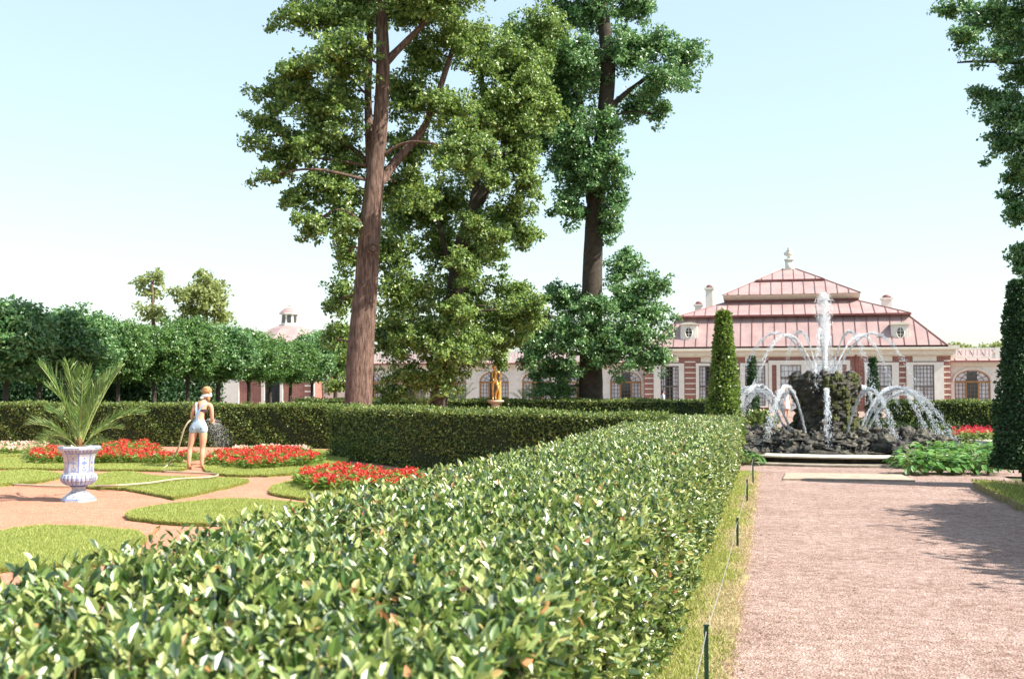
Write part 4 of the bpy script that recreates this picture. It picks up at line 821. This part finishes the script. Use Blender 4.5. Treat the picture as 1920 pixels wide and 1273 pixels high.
# ------------------------------------------------------------------ hose
hp = [G(-120, 900, .03), G(0, 906, .03), G(90, 911, .03), G(170, 911, .05), G(215, 910, .1), G(280, 905, .1), G(330, 898, .1), G(395, 894, .1), G(407, 889, .03), G(370, 886, .03), G(318, 884, .03), G(304, 880, .04), at(318, 868, 22), at(334, 840, 21.8), at(345, 805, 21.7), at(357, 788, 21.75), at(374, 784, 22.0)]
g = Geo(); sp = smoothpath(hp, 8); g.tube(sp, .017, 8); tag(g.build('garden_hose', MT['hose'], None, True, origin=hp[5]), 'pale rubber hose curving over the grass up to the hands of the woman', 'hose')

# ------------------------------------------------------------------ people
def skinned(name, V, E, mat, parent, root=0, sub=2):
    keys = list(V); me = bpy.data.meshes.new(name); ix = {k: i for i, k in enumerate(keys)}
    me.from_pydata([V[k][:3] for k in keys], [(ix[a], ix[b]) for a, b in E], []); me.materials.append(mat)
    o = bpy.data.objects.new(name, me); COL.objects.link(o); o.parent = parent
    bm = bmesh.new(); bm.from_mesh(me); lay = bm.verts.layers.skin.verify(); bm.verts.ensure_lookup_table()
    for k, i in ix.items():
        r = V[k][3:]; bm.verts[i][lay].radius = (r[0], r[1] if len(r) > 1 else r[0]); bm.verts[i][lay].use_root = (i == root)
    bm.to_mesh(me); bm.free()
    s = o.modifiers.new('skin', 'SKIN'); s.use_smooth_shade = True; o.modifiers.new('sub', 'SUBSURF').levels = sub; o.modifiers['sub'].render_levels = sub
    return o
def chain(*k): return list(zip(k[:-1], k[1:]))
def hand(V, E, wrist, name, d, side, s=1.):
    """palm along d with four bent fingers and a thumb"""
    w_ = np.array(V[wrist][:3]); d = unit(np.array(d, float)); sd_ = unit(np.array(side, float)); dn = np.cross(d, sd_)
    pl = w_+d*.05*s; V[name+'p'] = (*pl, .024*s, .014*s); E.append((wrist, name+'p'))
    for i, (off, ln) in enumerate(((.028, .07), (.01, .08), (-.009, .075), (-.027, .06))):
        a = w_+d*.092*s+sd_*off*s; b = a+d*ln*.55*s+dn*.012; c = b+d*ln*.25*s+dn*.03*s
        V[f'{name}f{i}a'] = (*a, .0095*s); V[f'{name}f{i}b'] = (*b, .008*s); V[f'{name}f{i}c'] = (*c, .0065*s); E += chain(name+'p', f'{name}f{i}a', f'{name}f{i}b', f'{name}f{i}c')
    a = w_+d*.035*s+sd_*.035*s; b = a+(d*.6+sd_*.6+dn*.4)*.035*s; V[name+'ta'] = (*a, .012*s); V[name+'tb'] = (*b, .009*s); E += chain(name+'p', name+'ta', name+'tb')
wz = G(371, 881); wm = thing('person', 'woman seen from behind in pale denim overall shorts and white headscarf, watering with a hose', 'person', (wz[0], wz[1], .0), TH)
V = {'pel': (0, 0, .88, .115, .095), 'wai': (.02, .01, 1.04, .098, .075), 'che': (.05, .03, 1.2, .115, .08), 'nkb': (.09, .05, 1.335, .07, .055), 'nk': (.115, .07, 1.41, .042), 'hd0': (.13, .1, 1.47, .062, .07), 'hd1': (.14, .105, 1.54, .078, .09), 'hd2': (.14, .1, 1.6, .06, .07),
     'hl': (-.085, .0, .82, .095), 'tl': (-.125, .0, .62, .078), 'kl': (-.165, .01, .44, .052), 'cl': (-.175, -.01, .31, .054), 'al': (-.185, 0, .09, .032), 'fl': (-.185, .1, .035, .034), 'fl2': (-.19, .17, .025, .024),
     'hr': (.095, .0, .82, .095), 'tr': (.1, .0, .62, .08), 'kr': (.085, .01, .44, .052), 'cr': (.083, -.01, .31, .054), 'ar': (.075, 0, .09, .032), 'fr': (.08, .1, .035, .034), 'fr2': (.09, .17, .025, .024),
     'sl': (-.075, .03, 1.3, .052), 'ul': (-.12, .04, 1.17, .042), 'el': (-.16, .07, 1.04, .035), 'wl': (-.1, .26, .99, .024), 'sr': (.235, .04, 1.29, .052), 'ur': (.255, .05, 1.14, .042), 'er': (.25, .08, 1.0, .035), 'wr': (.17, .28, .96, .024)}
E = chain('pel', 'wai', 'che', 'nkb', 'nk', 'hd0', 'hd1', 'hd2')+chain('pel', 'hl', 'tl', 'kl', 'cl', 'al', 'fl', 'fl2')+chain('pel', 'hr', 'tr', 'kr', 'cr', 'ar', 'fr', 'fr2')+chain('nkb', 'sl', 'ul', 'el', 'wl')+chain('nkb', 'sr', 'ur', 'er', 'wr')
hand(V, E, 'wl', 'L', (.5, .8, 0), (0, 0, 1)); hand(V, E, 'wr', 'Rr', (0, 1, 0), (0, 0, 1))
skinned('body', V, E, MT['skin'], wm)
V = {'a': (0, 0, .9, .13, .11), 'b': (.02, .01, 1.03, .105, .083), 'c': (.035, -.012, 1.1, .06, .065), 'd': (.045, -.02, 1.17, .035, .05), 'hl': (-.09, 0, .83, .112), 'tl': (-.118, 0, .705, .1), 'hr': (.1, 0, .83, .112), 'tr': (.104, 0, .705, .1)}
o = skinned('denim_shorts', V, chain('a', 'b', 'c', 'd')+chain('a', 'hl', 'tl')+chain('a', 'hr', 'tr'), MT['denim'], wm)
def strap(pts, w_, th):
    g = Geo(); P = smoothpath(pts, 5); n = len(P); V = []
    for p in P: V += [(p[0]-w_, p[1], p[2]), (p[0]+w_, p[1], p[2]), (p[0]+w_, p[1]+th, p[2]), (p[0]-w_, p[1]+th, p[2])]
    g.add(V, [(4*i+a, 4*i+(a+1) % 4, 4*i+4+(a+1) % 4, 4*i+4+a) for i in range(n-1) for a in range(4)]); return g
g = Geo(); g.ell((-.075, -.088, .845), (.034, .03, .04), 8, 6); g.ell((.088, -.088, .845), (.034, .03, .04), 8, 6); g.build('pockets', MT['denim_dark'], o)
strap([(-.02, -.085, .98), (-.015, -.085, 1.1), (-.03, -.07, 1.24), (-.035, -.04, 1.345), (-.03, .05, 1.36)], .022, .012).build('strap', MT['denim'], wm)
strap([(-.01, -.092, .95), (.0, -.09, 1.08), (.04, -.083, 1.2), (.13, -.045, 1.32), (.16, .03, 1.36)], .022, .012).build('strap', MT['denim_dark'], wm)
g = Geo(); a = np.linspace(0, 2*np.pi, 25)
Vb = [(.052+.135*math.cos(t), .028+.098*math.sin(t), z) for z in (1.165, 1.215) for t in a[:-1]]; g.add(Vb, [(i, (i+1) % 24, 24+(i+1) % 24, 24+i) for i in range(24)])
g.build('bikini_band', MT['bikini'], wm, True)
g = Geo(); g.tube([(.06, -.05, 1.2), (.07, -.035, 1.3), (.03, .03, 1.38)], .009, 6); g.tube([(.08, -.05, 1.2), (.09, -.03, 1.3), (.15, .03, 1.38)], .009, 6); g.build('bikini_strings', MT['redtrim'], wm)
g = Geo(); g.ell((.14, .085, 1.585), (.098, .108, .095), 18, 14, .14, 5, 3); g.ell((.135, .04, 1.62), (.06, .06, .05), 12, 8, .3, 6, 5); g.ell((.18, .03, 1.43), (.04, .03, .07), 10, 8, .3, 5, 4); g.build('hair', MT['hair'], wm, True)
g = Geo(); g.ell((.135, .085, 1.487), (.1, .105, .045), 18, 10, .15, 4, 8); g.ell((.06, .0, 1.445), (.04, .03, .025), 8, 6, .3, 4, 2); g.ell((.225, .03, 1.5), (.03, .02, .05), 8, 6, .3, 4, 6); g.build('headscarf', MT['whitecloth'], wm, True)
g = Geo(); g.tube([(-.03, .36, .98), (.1, .42, .97), (.2, .46, .96), (.27, .5, .95)], [.018, .016, .016, .024], 8); o = g.build('hose_nozzle', MT['iron'], None, True); o.location = (wz[0], wz[1], 0); o.rotation_euler = (0, 0, TH); tag(o, 'dark nozzle at the end of the hose in the hands of the woman', 'nozzle')
g = Geo(); n = 1500; t = rng.random(n)**.8; src = at(393, 786, 22.3); dst = G(418, 838, .02); side = np.array([math.cos(TH), math.sin(TH), 0])
C = src+(dst-src)*t[:, None]; C[:, 2] = src[2]+(0-src[2])*t**1.7; P = C+side*(rng.standard_normal(n)*(.02+.16*t))[:, None]+rng.standard_normal((n, 3))*(.02+.1*t)[:, None]*.6
g.leaves(P, rdir(n), rdir(n)*.3+[0, 0, -1], rng.uniform(.012, .03, n), .006); tag(g.build('water_spray', MT['drops']), 'fine spray of water falling from the hose onto the flowers', 'water spray', kind='stuff')

def simple_person(label, p, hgt, rz, dress, legs_bare=True, long=False, hair='hair'):
    root = thing('person', label, 'person', (p[0], p[1], p[2]), rz); s = hgt/1.65
    V = {'pel': (0, 0, .88, .12, .09), 'wai': (0, 0, 1.05, .1, .07), 'che': (0, 0, 1.22, .12, .08), 'nkb': (0, 0, 1.36, .06, .05), 'nk': (0, .01, 1.42, .04), 'h0': (0, -.01, 1.49, .062), 'h1': (0, -.01, 1.56, .078, .085), 'h2': (0, 0, 1.61, .06),
         'hl': (-.09, 0, .83, .09), 'kl': (-.1, -.03, .46, .055), 'cl': (-.1, .0, .32, .05), 'al': (-.1, .02, .08, .032), 'fl': (-.1, -.1, .035, .033), 'hr': (.09, 0, .83, .09), 'kr': (.09, .03, .46, .055), 'cr': (.09, .06, .32, .05), 'ar': (.09, .08, .08, .032), 'fr': (.09, -.03, .035, .033),
         'sl': (-.17, 0, 1.34, .05), 'el': (-.22, .02, 1.07, .036), 'wl': (-.2, -.1, .88, .025), 'sr': (.17, 0, 1.34, .05), 'er': (.22, .02, 1.07, .036), 'wr': (.19, -.1, .9, .025)}
    E = chain('pel', 'wai', 'che', 'nkb', 'nk', 'h0', 'h1', 'h2')+chain('pel', 'hl', 'kl', 'cl', 'al', 'fl')+chain('pel', 'hr', 'kr', 'cr', 'ar', 'fr')+chain('nkb', 'sl', 'el', 'wl')+chain('nkb', 'sr', 'er', 'wr')
    hand(V, E, 'wl', 'L', (0, -.3, -1), (1, 0, 0)); hand(V, E, 'wr', 'Rr', (0, -.3, -1), (-1, 0, 0))
    V = {k: tuple(x*s for x in v) for k, v in V.items()}; skinned('body', V, E, MT['skin'], root, sub=1)
    g = Geo()
    if long: pf = [(.2, .56), (.19, .7), (.16, .88), (.118, 1.05), (.145, 1.22), (.13, 1.33), (.06, 1.38)]
    else: pf = [(.17, .82), (.155, .95), (.15, 1.1), (.165, 1.25), (.15, 1.34), (.06, 1.4)]
    g.lathe([(r*s, z*s) for r, z in pf], 18, fr=lambda a, z, r: r*(1-.25*np.abs(np.sin(a)))*(1+.05*np.sin(a*7)*(z < .9*s)))
    for sx in (-1, 1): g.tube([(sx*.1*s, 0, 1.35*s), (sx*.18*s, 0, 1.32*s), (sx*.21*s, .01, 1.2*s)], [.05*s, .06*s, .052*s], 8)
    g.build('dress' if long else 'shirt', MT[dress], root, True)
    if not long:
        g = Geo()
        for sx in (-1, 1): g.tube([(sx*.07*s, 0, .9*s), (sx*.095*s, 0, .5*s), (sx*.095*s, .03*s, .1*s)], [.1*s, .08*s, .06*s], 10)
        g.build('trousers', MT['bikini'], root, True)
    g = Geo(); g.ell((0, .015*s, 1.575*s), (.092*s, .1*s, .1*s), 14, 10, .1, 4, 2); g.ell((0, .06*s, 1.47*s), (.075*s, .04*s, .11*s), 10, 8, .1, 4, 3); g.build('hair', MT[hair], root, True)
    g = Geo()
    for sx in (-1, 1): g.ell((sx*.028*s, -.088*s, 1.555*s), (.009*s, .006*s, .006*s), 6, 4)
    g.build('eyes', MT['bikini'], root); return root
simple_person('woman in a short pale floral dress walking towards the fountain', G(1475, 787), 1.64, TH+.3, 'dress', long=True)
pp = at(1243, 752, 60); simple_person('distant person in a pale blue shirt left of the tall sunlit cone, by the palace', (pp[0], pp[1], 0), 1.45, 1.9, 'bluecloth', hair='bikini')

# ------------------------------------------------------------------ gilded statue
sp_ = at(929, 752, 38.2); st = thing('statue', 'gilded statue of a nude youth leaning on a tree stump above the far hedge', 'statue', (sp_[0], sp_[1], 0), TH); zb = at(929, 751, 38.2)[2]
k = 65/F*38.2/1.72
V = {'pel': (-.03, 0, .93, .105, .085), 'wai': (0, 0, 1.08, .095, .075), 'che': (.02, 0, 1.26, .125, .085), 'nkb': (-.01, 0, 1.4, .06), 'nk': (-.03, -.01, 1.46, .05), 'h0': (-.05, -.03, 1.54, .08), 'h1': (-.05, -.02, 1.62, .1), 'h2': (-.04, 0, 1.69, .07),
     'hl': (-.12, 0, .87, .09), 'tl': (-.13, -.01, .66, .08), 'kl': (-.13, -.02, .47, .058), 'cl': (-.125, .01, .34, .056), 'al': (-.12, .01, .08, .035), 'fl': (-.13, -.1, .03, .035),
     'hr': (.06, 0, .87, .09), 'tr': (.1, -.08, .7, .08), 'kr': (.14, -.12, .54, .058), 'cr': (.03, -.04, .36, .055), 'ar': (-.0, .02, .1, .035), 'fr': (.02, -.08, .04, .033),
     'sl': (-.15, 0, 1.36, .055), 'el': (-.17, -.04, 1.12, .042), 'wl': (-.1, -.14, .96, .03), 'sr': (.17, 0, 1.36, .055), 'er': (.27, .02, 1.14, .042), 'wr': (.2, -.04, .95, .03)}
E = chain('pel', 'wai', 'che', 'nkb', 'nk', 'h0', 'h1', 'h2')+chain('pel', 'hl', 'tl', 'kl', 'cl', 'al', 'fl')+chain('pel', 'hr', 'tr', 'kr', 'cr', 'ar', 'fr')+chain('nkb', 'sl', 'el', 'wl')+chain('nkb', 'sr', 'er', 'wr')
hand(V, E, 'wl', 'L', (.5, -.4, -.6), (0, 1, 0)); hand(V, E, 'wr', 'Rr', (0, -.2, -1), (0, 1, 0))
V = {q: (v[0]*k, v[1]*k, v[2]*k+zb+.03, *[x*k*1.15 for x in v[3:]]) for q, v in V.items()}; skinned('figure', V, E, MT['gold'], st)
g = Geo(); g.tube([(.2*k, .05*k, zb), (.21*k, .04*k, zb+.4*k), (.2*k, 0, zb+.75*k), (.22*k, -.02*k, zb+.98*k)], [.11*k, .08*k, .09*k, .07*k], 9, True, .12); g.build('stump', MT['gold'], st, True)
g = Geo(); g.ell((-.055*k, -.02*k, zb+1.66*k), (.115*k, .115*k, .1*k), 12, 8, .3, 6, 1); g.build('curly_hair', MT['gold'], st, True)
g = Geo(); g.lathe([(.2, 0), (.2, .08), (.15, .12), (.15, zb-.12), (.26, zb-.07), (.3, zb-.03), (.29, zb+.015), (.02, zb+.02)], 20); g.build('pedestal', MT['terracotta'], st)

# ------------------------------------------------------------------ fountain
fc = at(1547, 750, 28); FX, FY = fc[0], fc[1]
ft_ = thing('fountain', 'round stone-rimmed fountain with a mossy tufa pillar in the middle', 'fountain', (FX, FY, 0))
g = Geo(); g.lathe([(4.85, .1), (4.85, .19), (4.9, .215), (5.2, .215), (5.29, .19), (5.3, .165), (5.24, .145), (5.12, .14)], 96); g.build('basin_rim', MT['stone'], ft_, True)
g = Geo(); g.lathe([(4.9, -.1), (4.9, .14), (5.13, .145), (5.08, -.1)], 96); g.build('basin_wall', MT['tufa'], ft_)
g = Geo(); g.lathe([(5.32, -.05), (5.32, .05), (5.75, .045), (5.75, -.05)], 96); g.build('kerb_step', MT['wetstone'], ft_)
g = Geo(); g.lathe([(.02, .1), (4.84, .1)], 48, (FX, FY, 0)); tag(g.build('water', MT['pool']), kind='structure')
# pillar
g = Geo(); prof = [(.92, .1), (.8, .4), (.72, .8), (.7, 1.2), (.78, 1.6), (.79, 1.82), (.68, 1.98), (.4, 2.0), (.02, 1.98)]
P2 = smoothpath(np.array([(a, b, 0) for a, b in prof]), 5)[:, :2]
def tuf(a, z, r):
    o = np.zeros(np.broadcast(a, z).shape); A = np.broadcast_to(a, o.shape); Zz = np.broadcast_to(z, o.shape); Rr_ = np.broadcast_to(r, o.shape)
    for i in range(o.shape[0]):
        for j in range(o.shape[1]):
            v = Vector((math.cos(A[i, j])*Rr_[i, j], math.sin(A[i, j])*Rr_[i, j], Zz[i, j])); o[i, j] = mnoise.fractal(v*3.2, 1, 2, 4)*.18+abs(mnoise.noise(v*9))*.16
    return r*(1+o)
g.lathe(P2, 72, fr=tuf); g.build('tufa_pillar', MT['tufa'], ft_)
g = Geo()
for i in range(260):
    a = random.random()*6.28; z = random.uniform(.2, 2.0); r = np.interp(z, [.1, .4, .8, 1.2, 1.6, 1.85, 2.02], [.92, .8, .72, .7, .78, .79, .68]); s = random.uniform(.05, .13)
    g.ell((r*math.cos(a), r*math.sin(a), z), (s, s, s*.8), 8, 6, .6, 3, i)
g.build('tufa_crust', MT['tufa'], ft_)
g = Geo()
for i in range(120):
    a = random.uniform(-1.4, .6) if i > 30 else random.random()*6.28; z = random.uniform(.3, 1.95); r = np.interp(z, [.1, .4, .8, 1.2, 1.6, 1.85, 2.02], [.94, .82, .74, .72, .81, .82, .7]); s = random.uniform(.05, .12)
    g.ell((r*math.cos(a), r*math.sin(a), z), (s, s, s*1.1), 8, 6, .7, 3, i+300)
g.build('moss', MT['moss'], ft_)
g = Geo()
def rfr(a, z, r): return tuf(a, z, r)
g.lathe(smoothpath(np.array([(3.0, .03, 0), (2.85, .24, 0), (2.6, .4, 0), (2.2, .43, 0), (1.5, .42, 0), (.8, .5, 0)]), 4)[:, :2], 90, fr=rfr); g.build('rock_bed', MT['tufa'], ft_)
# boulders around the pillar
bp = []
for i in range(6):
    g = Geo(); g.ell((0, 0, 0), (.2, .17, .13), 20, 14, .9, 2.6, i+20); bp.append(g.build('boulder', MT['boulder'] if i % 3 else MT['tufa'], None, True))
k = 0
def boulder(x, y, z, s, lb, group):
    global k; o = bp[k] if k < 6 else bp[k % 6].copy()
    if k >= 6: COL.objects.link(o)
    o.location = (x, y, z); o.rotation_euler = (random.uniform(-.4, .4), random.uniform(-.4, .4), random.random()*6); o.scale = (s*random.uniform(.8, 1.2), s*random.uniform(.8, 1.2), s*random.uniform(.8, 1.3)); k += 1
    tag(o, lb, 'boulder', group)
for ring, (r, z, n, s) in enumerate(((2.95, .12, 46, .9), (2.8, .3, 44, .8), (2.45, .45, 34, .8), (1.9, .5, 20, .7))):
    for i in range(n):
        a = i*2*math.pi/n+random.uniform(-.05, .05)+ring; rr = r*random.uniform(.96, 1.05)
        boulder(FX+rr*math.cos(a), FY+rr*math.sin(a), z*random.uniform(.9, 1.1), s*random.uniform(.75, 1.25), 'rough wet stone in the ring of rocks around the fountain pillar', 'wet stones ringing the pillar')
for px, py, Z, s, lb in ((1688, 845, 24.2, 1.5, 'rounded brown boulder just left of the broad-leaved plants'), (1668, 838, 24.4, 1.2, 'brown boulder at the right end of the white basin rim'), (1700, 862, 23.2, 1.3, 'boulder leaning on the right end of the basin rim'), (1715, 835, 24.8, 1.3, 'boulder behind the left end of the broad-leaved plants'), (1678, 868, 22.9, 1.1, 'low dark boulder where the basin rim meets the plants'), (1735, 828, 25.4, 1.3, 'farthest right boulder, half hidden behind the broad leaves'), (1700, 822, 25.6, 1.4, 'mossy boulder above the right end of the rim'), (1655, 828, 25.2, 1.3, 'mossy boulder on the right flank of the rock ring'), (1760, 830, 25.6, 1.2, 'grey boulder under the farthest falling jet'), (1403, 852, 23.6, 1.2, 'pinkish boulder at the left end of the basin rim')):
    p = at(px, py, Z); boulder(p[0], p[1], max(.05, p[2]), s, lb, None)
# water jets as streams of droplets
def jet(p0, v, T, n, r0, r1, label, sz=(.012, .03), group=None, core=True):
    g = Geo(); t = rng.random(n)*T; C = p0+v*t[:, None]+np.array([0, 0, -4.9])*(t*t)[:, None]; f = (t/T)[:, None]
    P = C+rng.standard_normal((n, 3))*(r0+(r1-r0)*f**1.5)+np.sin(t*47)[:, None]*np.array([.01, .01, .02])*f
    s = rng.uniform(sz[0], sz[1], n)[:, None]*rng.uniform(.5, 1.1, n)[:, None]; vel = unit(v+np.array([0, 0, -9.8])*t[:, None]); sa = unit(np.cross(vel, np.array([.3, .2, .1]))); sb = np.cross(vel, sa)
    st = rng.uniform(1.2, 4.5, (n, 1))*(1.3-.6*f); V = np.stack([P+sa*s*.5, P-sa*s*.5, P+sb*s*.5, P-sb*s*.5, P+vel*s*.5*st, P-vel*s*.5*st], 1); o = np.arange(n)[:, None, None]*6
    g.add(V, (np.array([[0, 2, 4], [2, 1, 4], [1, 3, 4], [3, 0, 4], [2, 0, 5], [1, 2, 5], [3, 1, 5], [0, 3, 5]])[None]+o).reshape(-1, 3))
    if core:
        tt = np.linspace(0, T*.72, 22)[:, None]; pc_ = p0+v*tt+np.array([0, 0, -4.9])*tt*tt+rng.standard_normal((22, 3))*.006; g.tube(pc_, np.linspace(.01, .003, 22), 5)
    return tag(g.build('water_jet', MT['drops'], None, origin=p0), label, 'water jet', group)
sides = lambda a: 'left' if math.cos(a-TH) < -.35 else 'right' if math.cos(a-TH) > .35 else 'middle'
facing = lambda a: 'towards the camera' if math.sin(a-TH) < -.3 else 'towards the palace' if math.sin(a-TH) > .3 else 'sideways'
top = np.array([FX, FY, 2.0]); ords = ['first', 'second', 'third', 'fourth', 'fifth', 'sixth', 'seventh', 'eighth', 'ninth', 'tenth', 'eleventh', 'twelfth']
for i in range(8):
    a = TH+R(22.5+45*i); o_ = np.array([math.cos(a), math.sin(a), 0]); hz = rng.uniform(.95, 1.2); vz = math.sqrt(2*9.8*hz); T = vz/9.8*2.0+.08; vr = 1.95 if abs(math.sin(a-TH)) < .6 else 1.45
    jet(top+o_*.3, o_*vr+np.array([0, 0, vz]), T*(1.12 if vr > 1.5 else 1), 900, .01, .05, f'thin water arc off the pillar top, {ords[i]} counterclockwise from the right', (.01, .026), 'upper ring of water arcs')
for i in range(12):
    a = TH+R(15+30*i); o_ = np.array([math.cos(a), math.sin(a), 0]); hz = rng.uniform(1.0, 1.2); vz = math.sqrt(2*9.8*hz); z0 = .5; T = vz/9.8+math.sqrt(2*(hz+.35)/9.8); Rr = 1.0; vr = (3.15 if math.cos(a-TH) > 0 else 2.9)-Rr; vr /= T
    jet(np.array([FX, FY, z0])+o_*Rr, o_*vr+np.array([0, 0, vz]), T, 1500, .012, .055, f'low arching jet from the rocks, {ords[i]} counterclockwise from the right', (.012, .032), 'lower ring of arching jets')
g = Geo(); n = 5500; z = 2.0+rng.random(n)**.75*2.1; f = (z-2)/2.1; wdt = (.055+.115*np.clip((f-.3)/.35, 0, 1))*(1+.1*np.sin(z*9)+.1*np.sin(z*31))*np.clip((1.02-f)*22, .5, 1)*rng.uniform(.9, 1.35, n); P = np.stack([FX+rng.standard_normal(n)*wdt*.62, FY+rng.standard_normal(n)*wdt*.62, z], -1); P = P[(np.hypot(P[:, 0]-FX, P[:, 1]-FY) < wdt*1.15)]
n = len(P); s = rng.uniform(.004, .015, n)[:, None]; d = np.array([[1, 0, 0], [-1, 0, 0], [0, 1, 0], [0, -1, 0], [0, 0, 3.5], [0, 0, -3.5]]); o3 = np.arange(n)[:, None, None]*6
g.add(P[:, None]+d[None]*s[..., None]*.5, (np.array([[0, 2, 4], [2, 1, 4], [1, 3, 4], [3, 0, 4], [2, 0, 5], [1, 2, 5], [3, 1, 5], [0, 3, 5]])[None]+o3).reshape(-1, 3))
g.tube([(FX, FY, 1.9), (FX, FY, 2.8), (FX+.01, FY, 3.7)], [.03, .024, .012], 8)
tag(g.build('water_jet', MT['drops'], None, origin=(FX, FY, 2.)), 'tall broad plume of white water rising straight from the pillar top', 'water jet')
g = Geo(); n = 9000; a = rng.random(n)*6.28; r = 2.85+rng.standard_normal(n)*.35; P = np.stack([FX+r*np.cos(a), FY+r*np.sin(a), .1+np.abs(rng.standard_normal(n))*.22], -1); g.leaves(P, rdir(n), rdir(n), rng.uniform(.01, .03, n), .012)
n = 2500; a = rng.random(n)*6.28; r = np.abs(rng.standard_normal(n))*.35; P = np.stack([FX+r*np.cos(a), FY+r*np.sin(a), 2.05+np.abs(rng.standard_normal(n))*.2], -1); g.leaves(P, rdir(n), rdir(n), rng.uniform(.01, .03, n), .012)
tag(g.build('water_splash', MT['drops']), 'white splashes of water on the rocks and the pillar top', 'water splash', kind='stuff')
# stone slab on the gravel
q = [G(1468, 898, .02), G(1716, 901, .02), G(1690, 890, .02), G(1474, 886.5, .02)]; g = Geo(); V = [(*p[:2], z) for z in (-.01, .03) for p in q]
g.add(V, [(4, 5, 6, 7), (0, 1, 5, 4), (1, 2, 6, 5), (2, 3, 7, 6), (3, 0, 4, 7)]); tag(g.build('stone_slab', MT['slab'], None), 'flat pale stone slab set in the gravel before the fountain rim', 'slab')

# ------------------------------------------------------------------ broad-leaved plants right of the fountain
def hosta():
    root = thing('hosta_plant', 'x', 'plant'); g = Geo(); n = 60; a = rng.random(n)*6.28; t = rng.random(n); e = R(75)-t*R(50)
    r = .08+.3*t; P = np.stack([r*np.cos(a), r*np.sin(a), .34-.2*t+rng.normal(0, .03, n)], -1); out = np.stack([np.cos(a), np.sin(a), .1-.6*t], -1)
    g.leaves(P, np.stack([np.cos(a)*.5, np.sin(a)*.5, 1+0*a], -1)+rdir(n)*.3, out+rdir(n)*.3, rng.uniform(.12, .2, n), rng.uniform(.08, .12, n), True); g.build('leaves', MT['hosta'], root)
    g = Geo()
    for i in range(0, n, 2): g.tube([(0, 0, 0), P[i]*np.array([.5, .5, .8]), P[i]], .006, 4, False)
    g.build('stalks', MT['palmstem'], root); return root
hp_ = hosta(); hpos = []
for row, (py, xs) in enumerate(((889, range(1712, 1880, 24)), (878, range(1700, 1880, 22)), (868, range(1712, 1880, 22)), (860, range(1724, 1880, 24)))):
    for x in xs: hpos.append((x+random.uniform(-4, 4), py, row))
rowname = ['front', 'second', 'third', 'back']
for i, (px, py, row) in enumerate(hpos):
    p = G(px, py); lb = f'bright green broad-leaved plant in the {rowname[row]} row right of the fountain'
    s = random.uniform(.85, 1.15)
    if i == 0: o = hp_; o.location = p; o['label'] = lb; o['group'] = 'broad-leaved plants, front row'
    else: o = dup(hp_, tuple(p), random.random()*6, s, lb, f'broad-leaved plants, {rowname[row]} row')
p = G(1402, 872); dup(hp_, tuple(p), 1., .8, 'small broad-leaved plant squeezed between hedge end and basin rim', 'broad-leaved plant by the hedge end')['group'] = ''
# low green shrubs behind the fountain
def shrub(px, py, Z, w_, h_, lb, leaf='hedge_far'):
    p = at(px, py, Z); root = thing('shrub', lb, 'shrub', (p[0], p[1], 0)); g = Geo()
    for i in range(6): add_clumps(g, np.array([rng.uniform(-w_, w_)*.6, rng.uniform(-.2, .2), h_*.5]), np.array([w_*.5, .4, h_*.5]), 500, .1, 8, .08)
    g.build('foliage', MT[leaf], root); g = Geo()
    for i in range(5): g.tube([(0, 0, 0), (rng.uniform(-w_, w_)*.4, 0, h_*.5)], .015, 5); g.build('stem', MT['twig'], root) if i == 4 else None
shrub(1660, 800, 35, 1.0, .6, 'low dark green shrub behind the fountain on the right'); shrub(1740, 800, 35, 1.0, .5, 'low dark green shrub behind the farthest jet, before the right hedge'); shrub(1412, 800, 33, .8, .95, 'bluish green shrub behind the left jets of the fountain'); shrub(1845, 815, 30, .8, .35, 'low leafy shrub under the dark red flowers')
# ------------------------------------------------------------------ stakes with cord along the verge
tops = []
for (px, pt, pb, lb) in ((1325, 1173, 1290, 'nearest dark green stake at the edge of the verge'), (1383, 972, 1026, 'second dark green stake along the verge'), (1401, 900, 941, 'third dark stake along the verge, near the fountain'), (1412, 857, 907, 'farthest dark stake, by the end of the basin rim')):
    b = G(px, min(pb, 1290), .02); dpt = -b[0]*math.sin(TH)+b[1]*math.cos(TH); tz = at(px, pt, dpt)[2]; root = thing('stake', lb, 'stake', (b[0], b[1], 0), group='dark stakes holding the cord')
    g = Geo(); hgt = tz; lean = .02; g.box(-.012, .012, -.004, .004, -.05, hgt); g.box(-.012, -.006, -.016, -.004, -.05, hgt); g.box(-.016, .016, -.008, .008, hgt, hgt+.008); g.build('post', MT['stake'], root)
    g = Geo(); g.tube([(.0, -.006, hgt-.03), (.015, -.016, hgt-.035), (.0, -.02, hgt-.045)], .003, 5); g.build('hook', MT['iron'], root)
    tops.append(np.array([b[0], b[1], hgt-.03]))
pts = [tops[0]+np.array([-.02, -1.9, -.05])]+tops; cp = []
for a, b in zip(pts[:-1], pts[1:]):
    for t in np.linspace(0, 1, 12, endpoint=False): q = a+(b-a)*t; q = q-np.array([0, 0, .35*t*(1-t)*.6]); cp.append(q)
cp.append(pts[-1]); g = Geo(); g.tube(np.array(cp)+np.array([0, -.012, 0]), .0026, 5); tag(g.build('cord', MT['cord'], None, origin=tops[1]), 'thin grey cord sagging between the stakes along the verge', 'cord')
# low metal railing by the palace entrance
rl = thing('railing', 'low white railing behind the woman in the floral dress', 'railing', (*G(1492, 781)[:2], 0)); g = Geo()
for x in np.linspace(-.9, .9, 7): g.box(x-.02, x+.02, -.02, .02, 0, .9)
g.box(-.92, .92, -.03, .03, .9, .95); g.tube([(-.9, 0, .1), (.9, 0, .85)], .02, 5); g.tube([(.9, .04, .1), (-.9, .04, .85)], .02, 5); g.build('rails', MT['white'], rl)
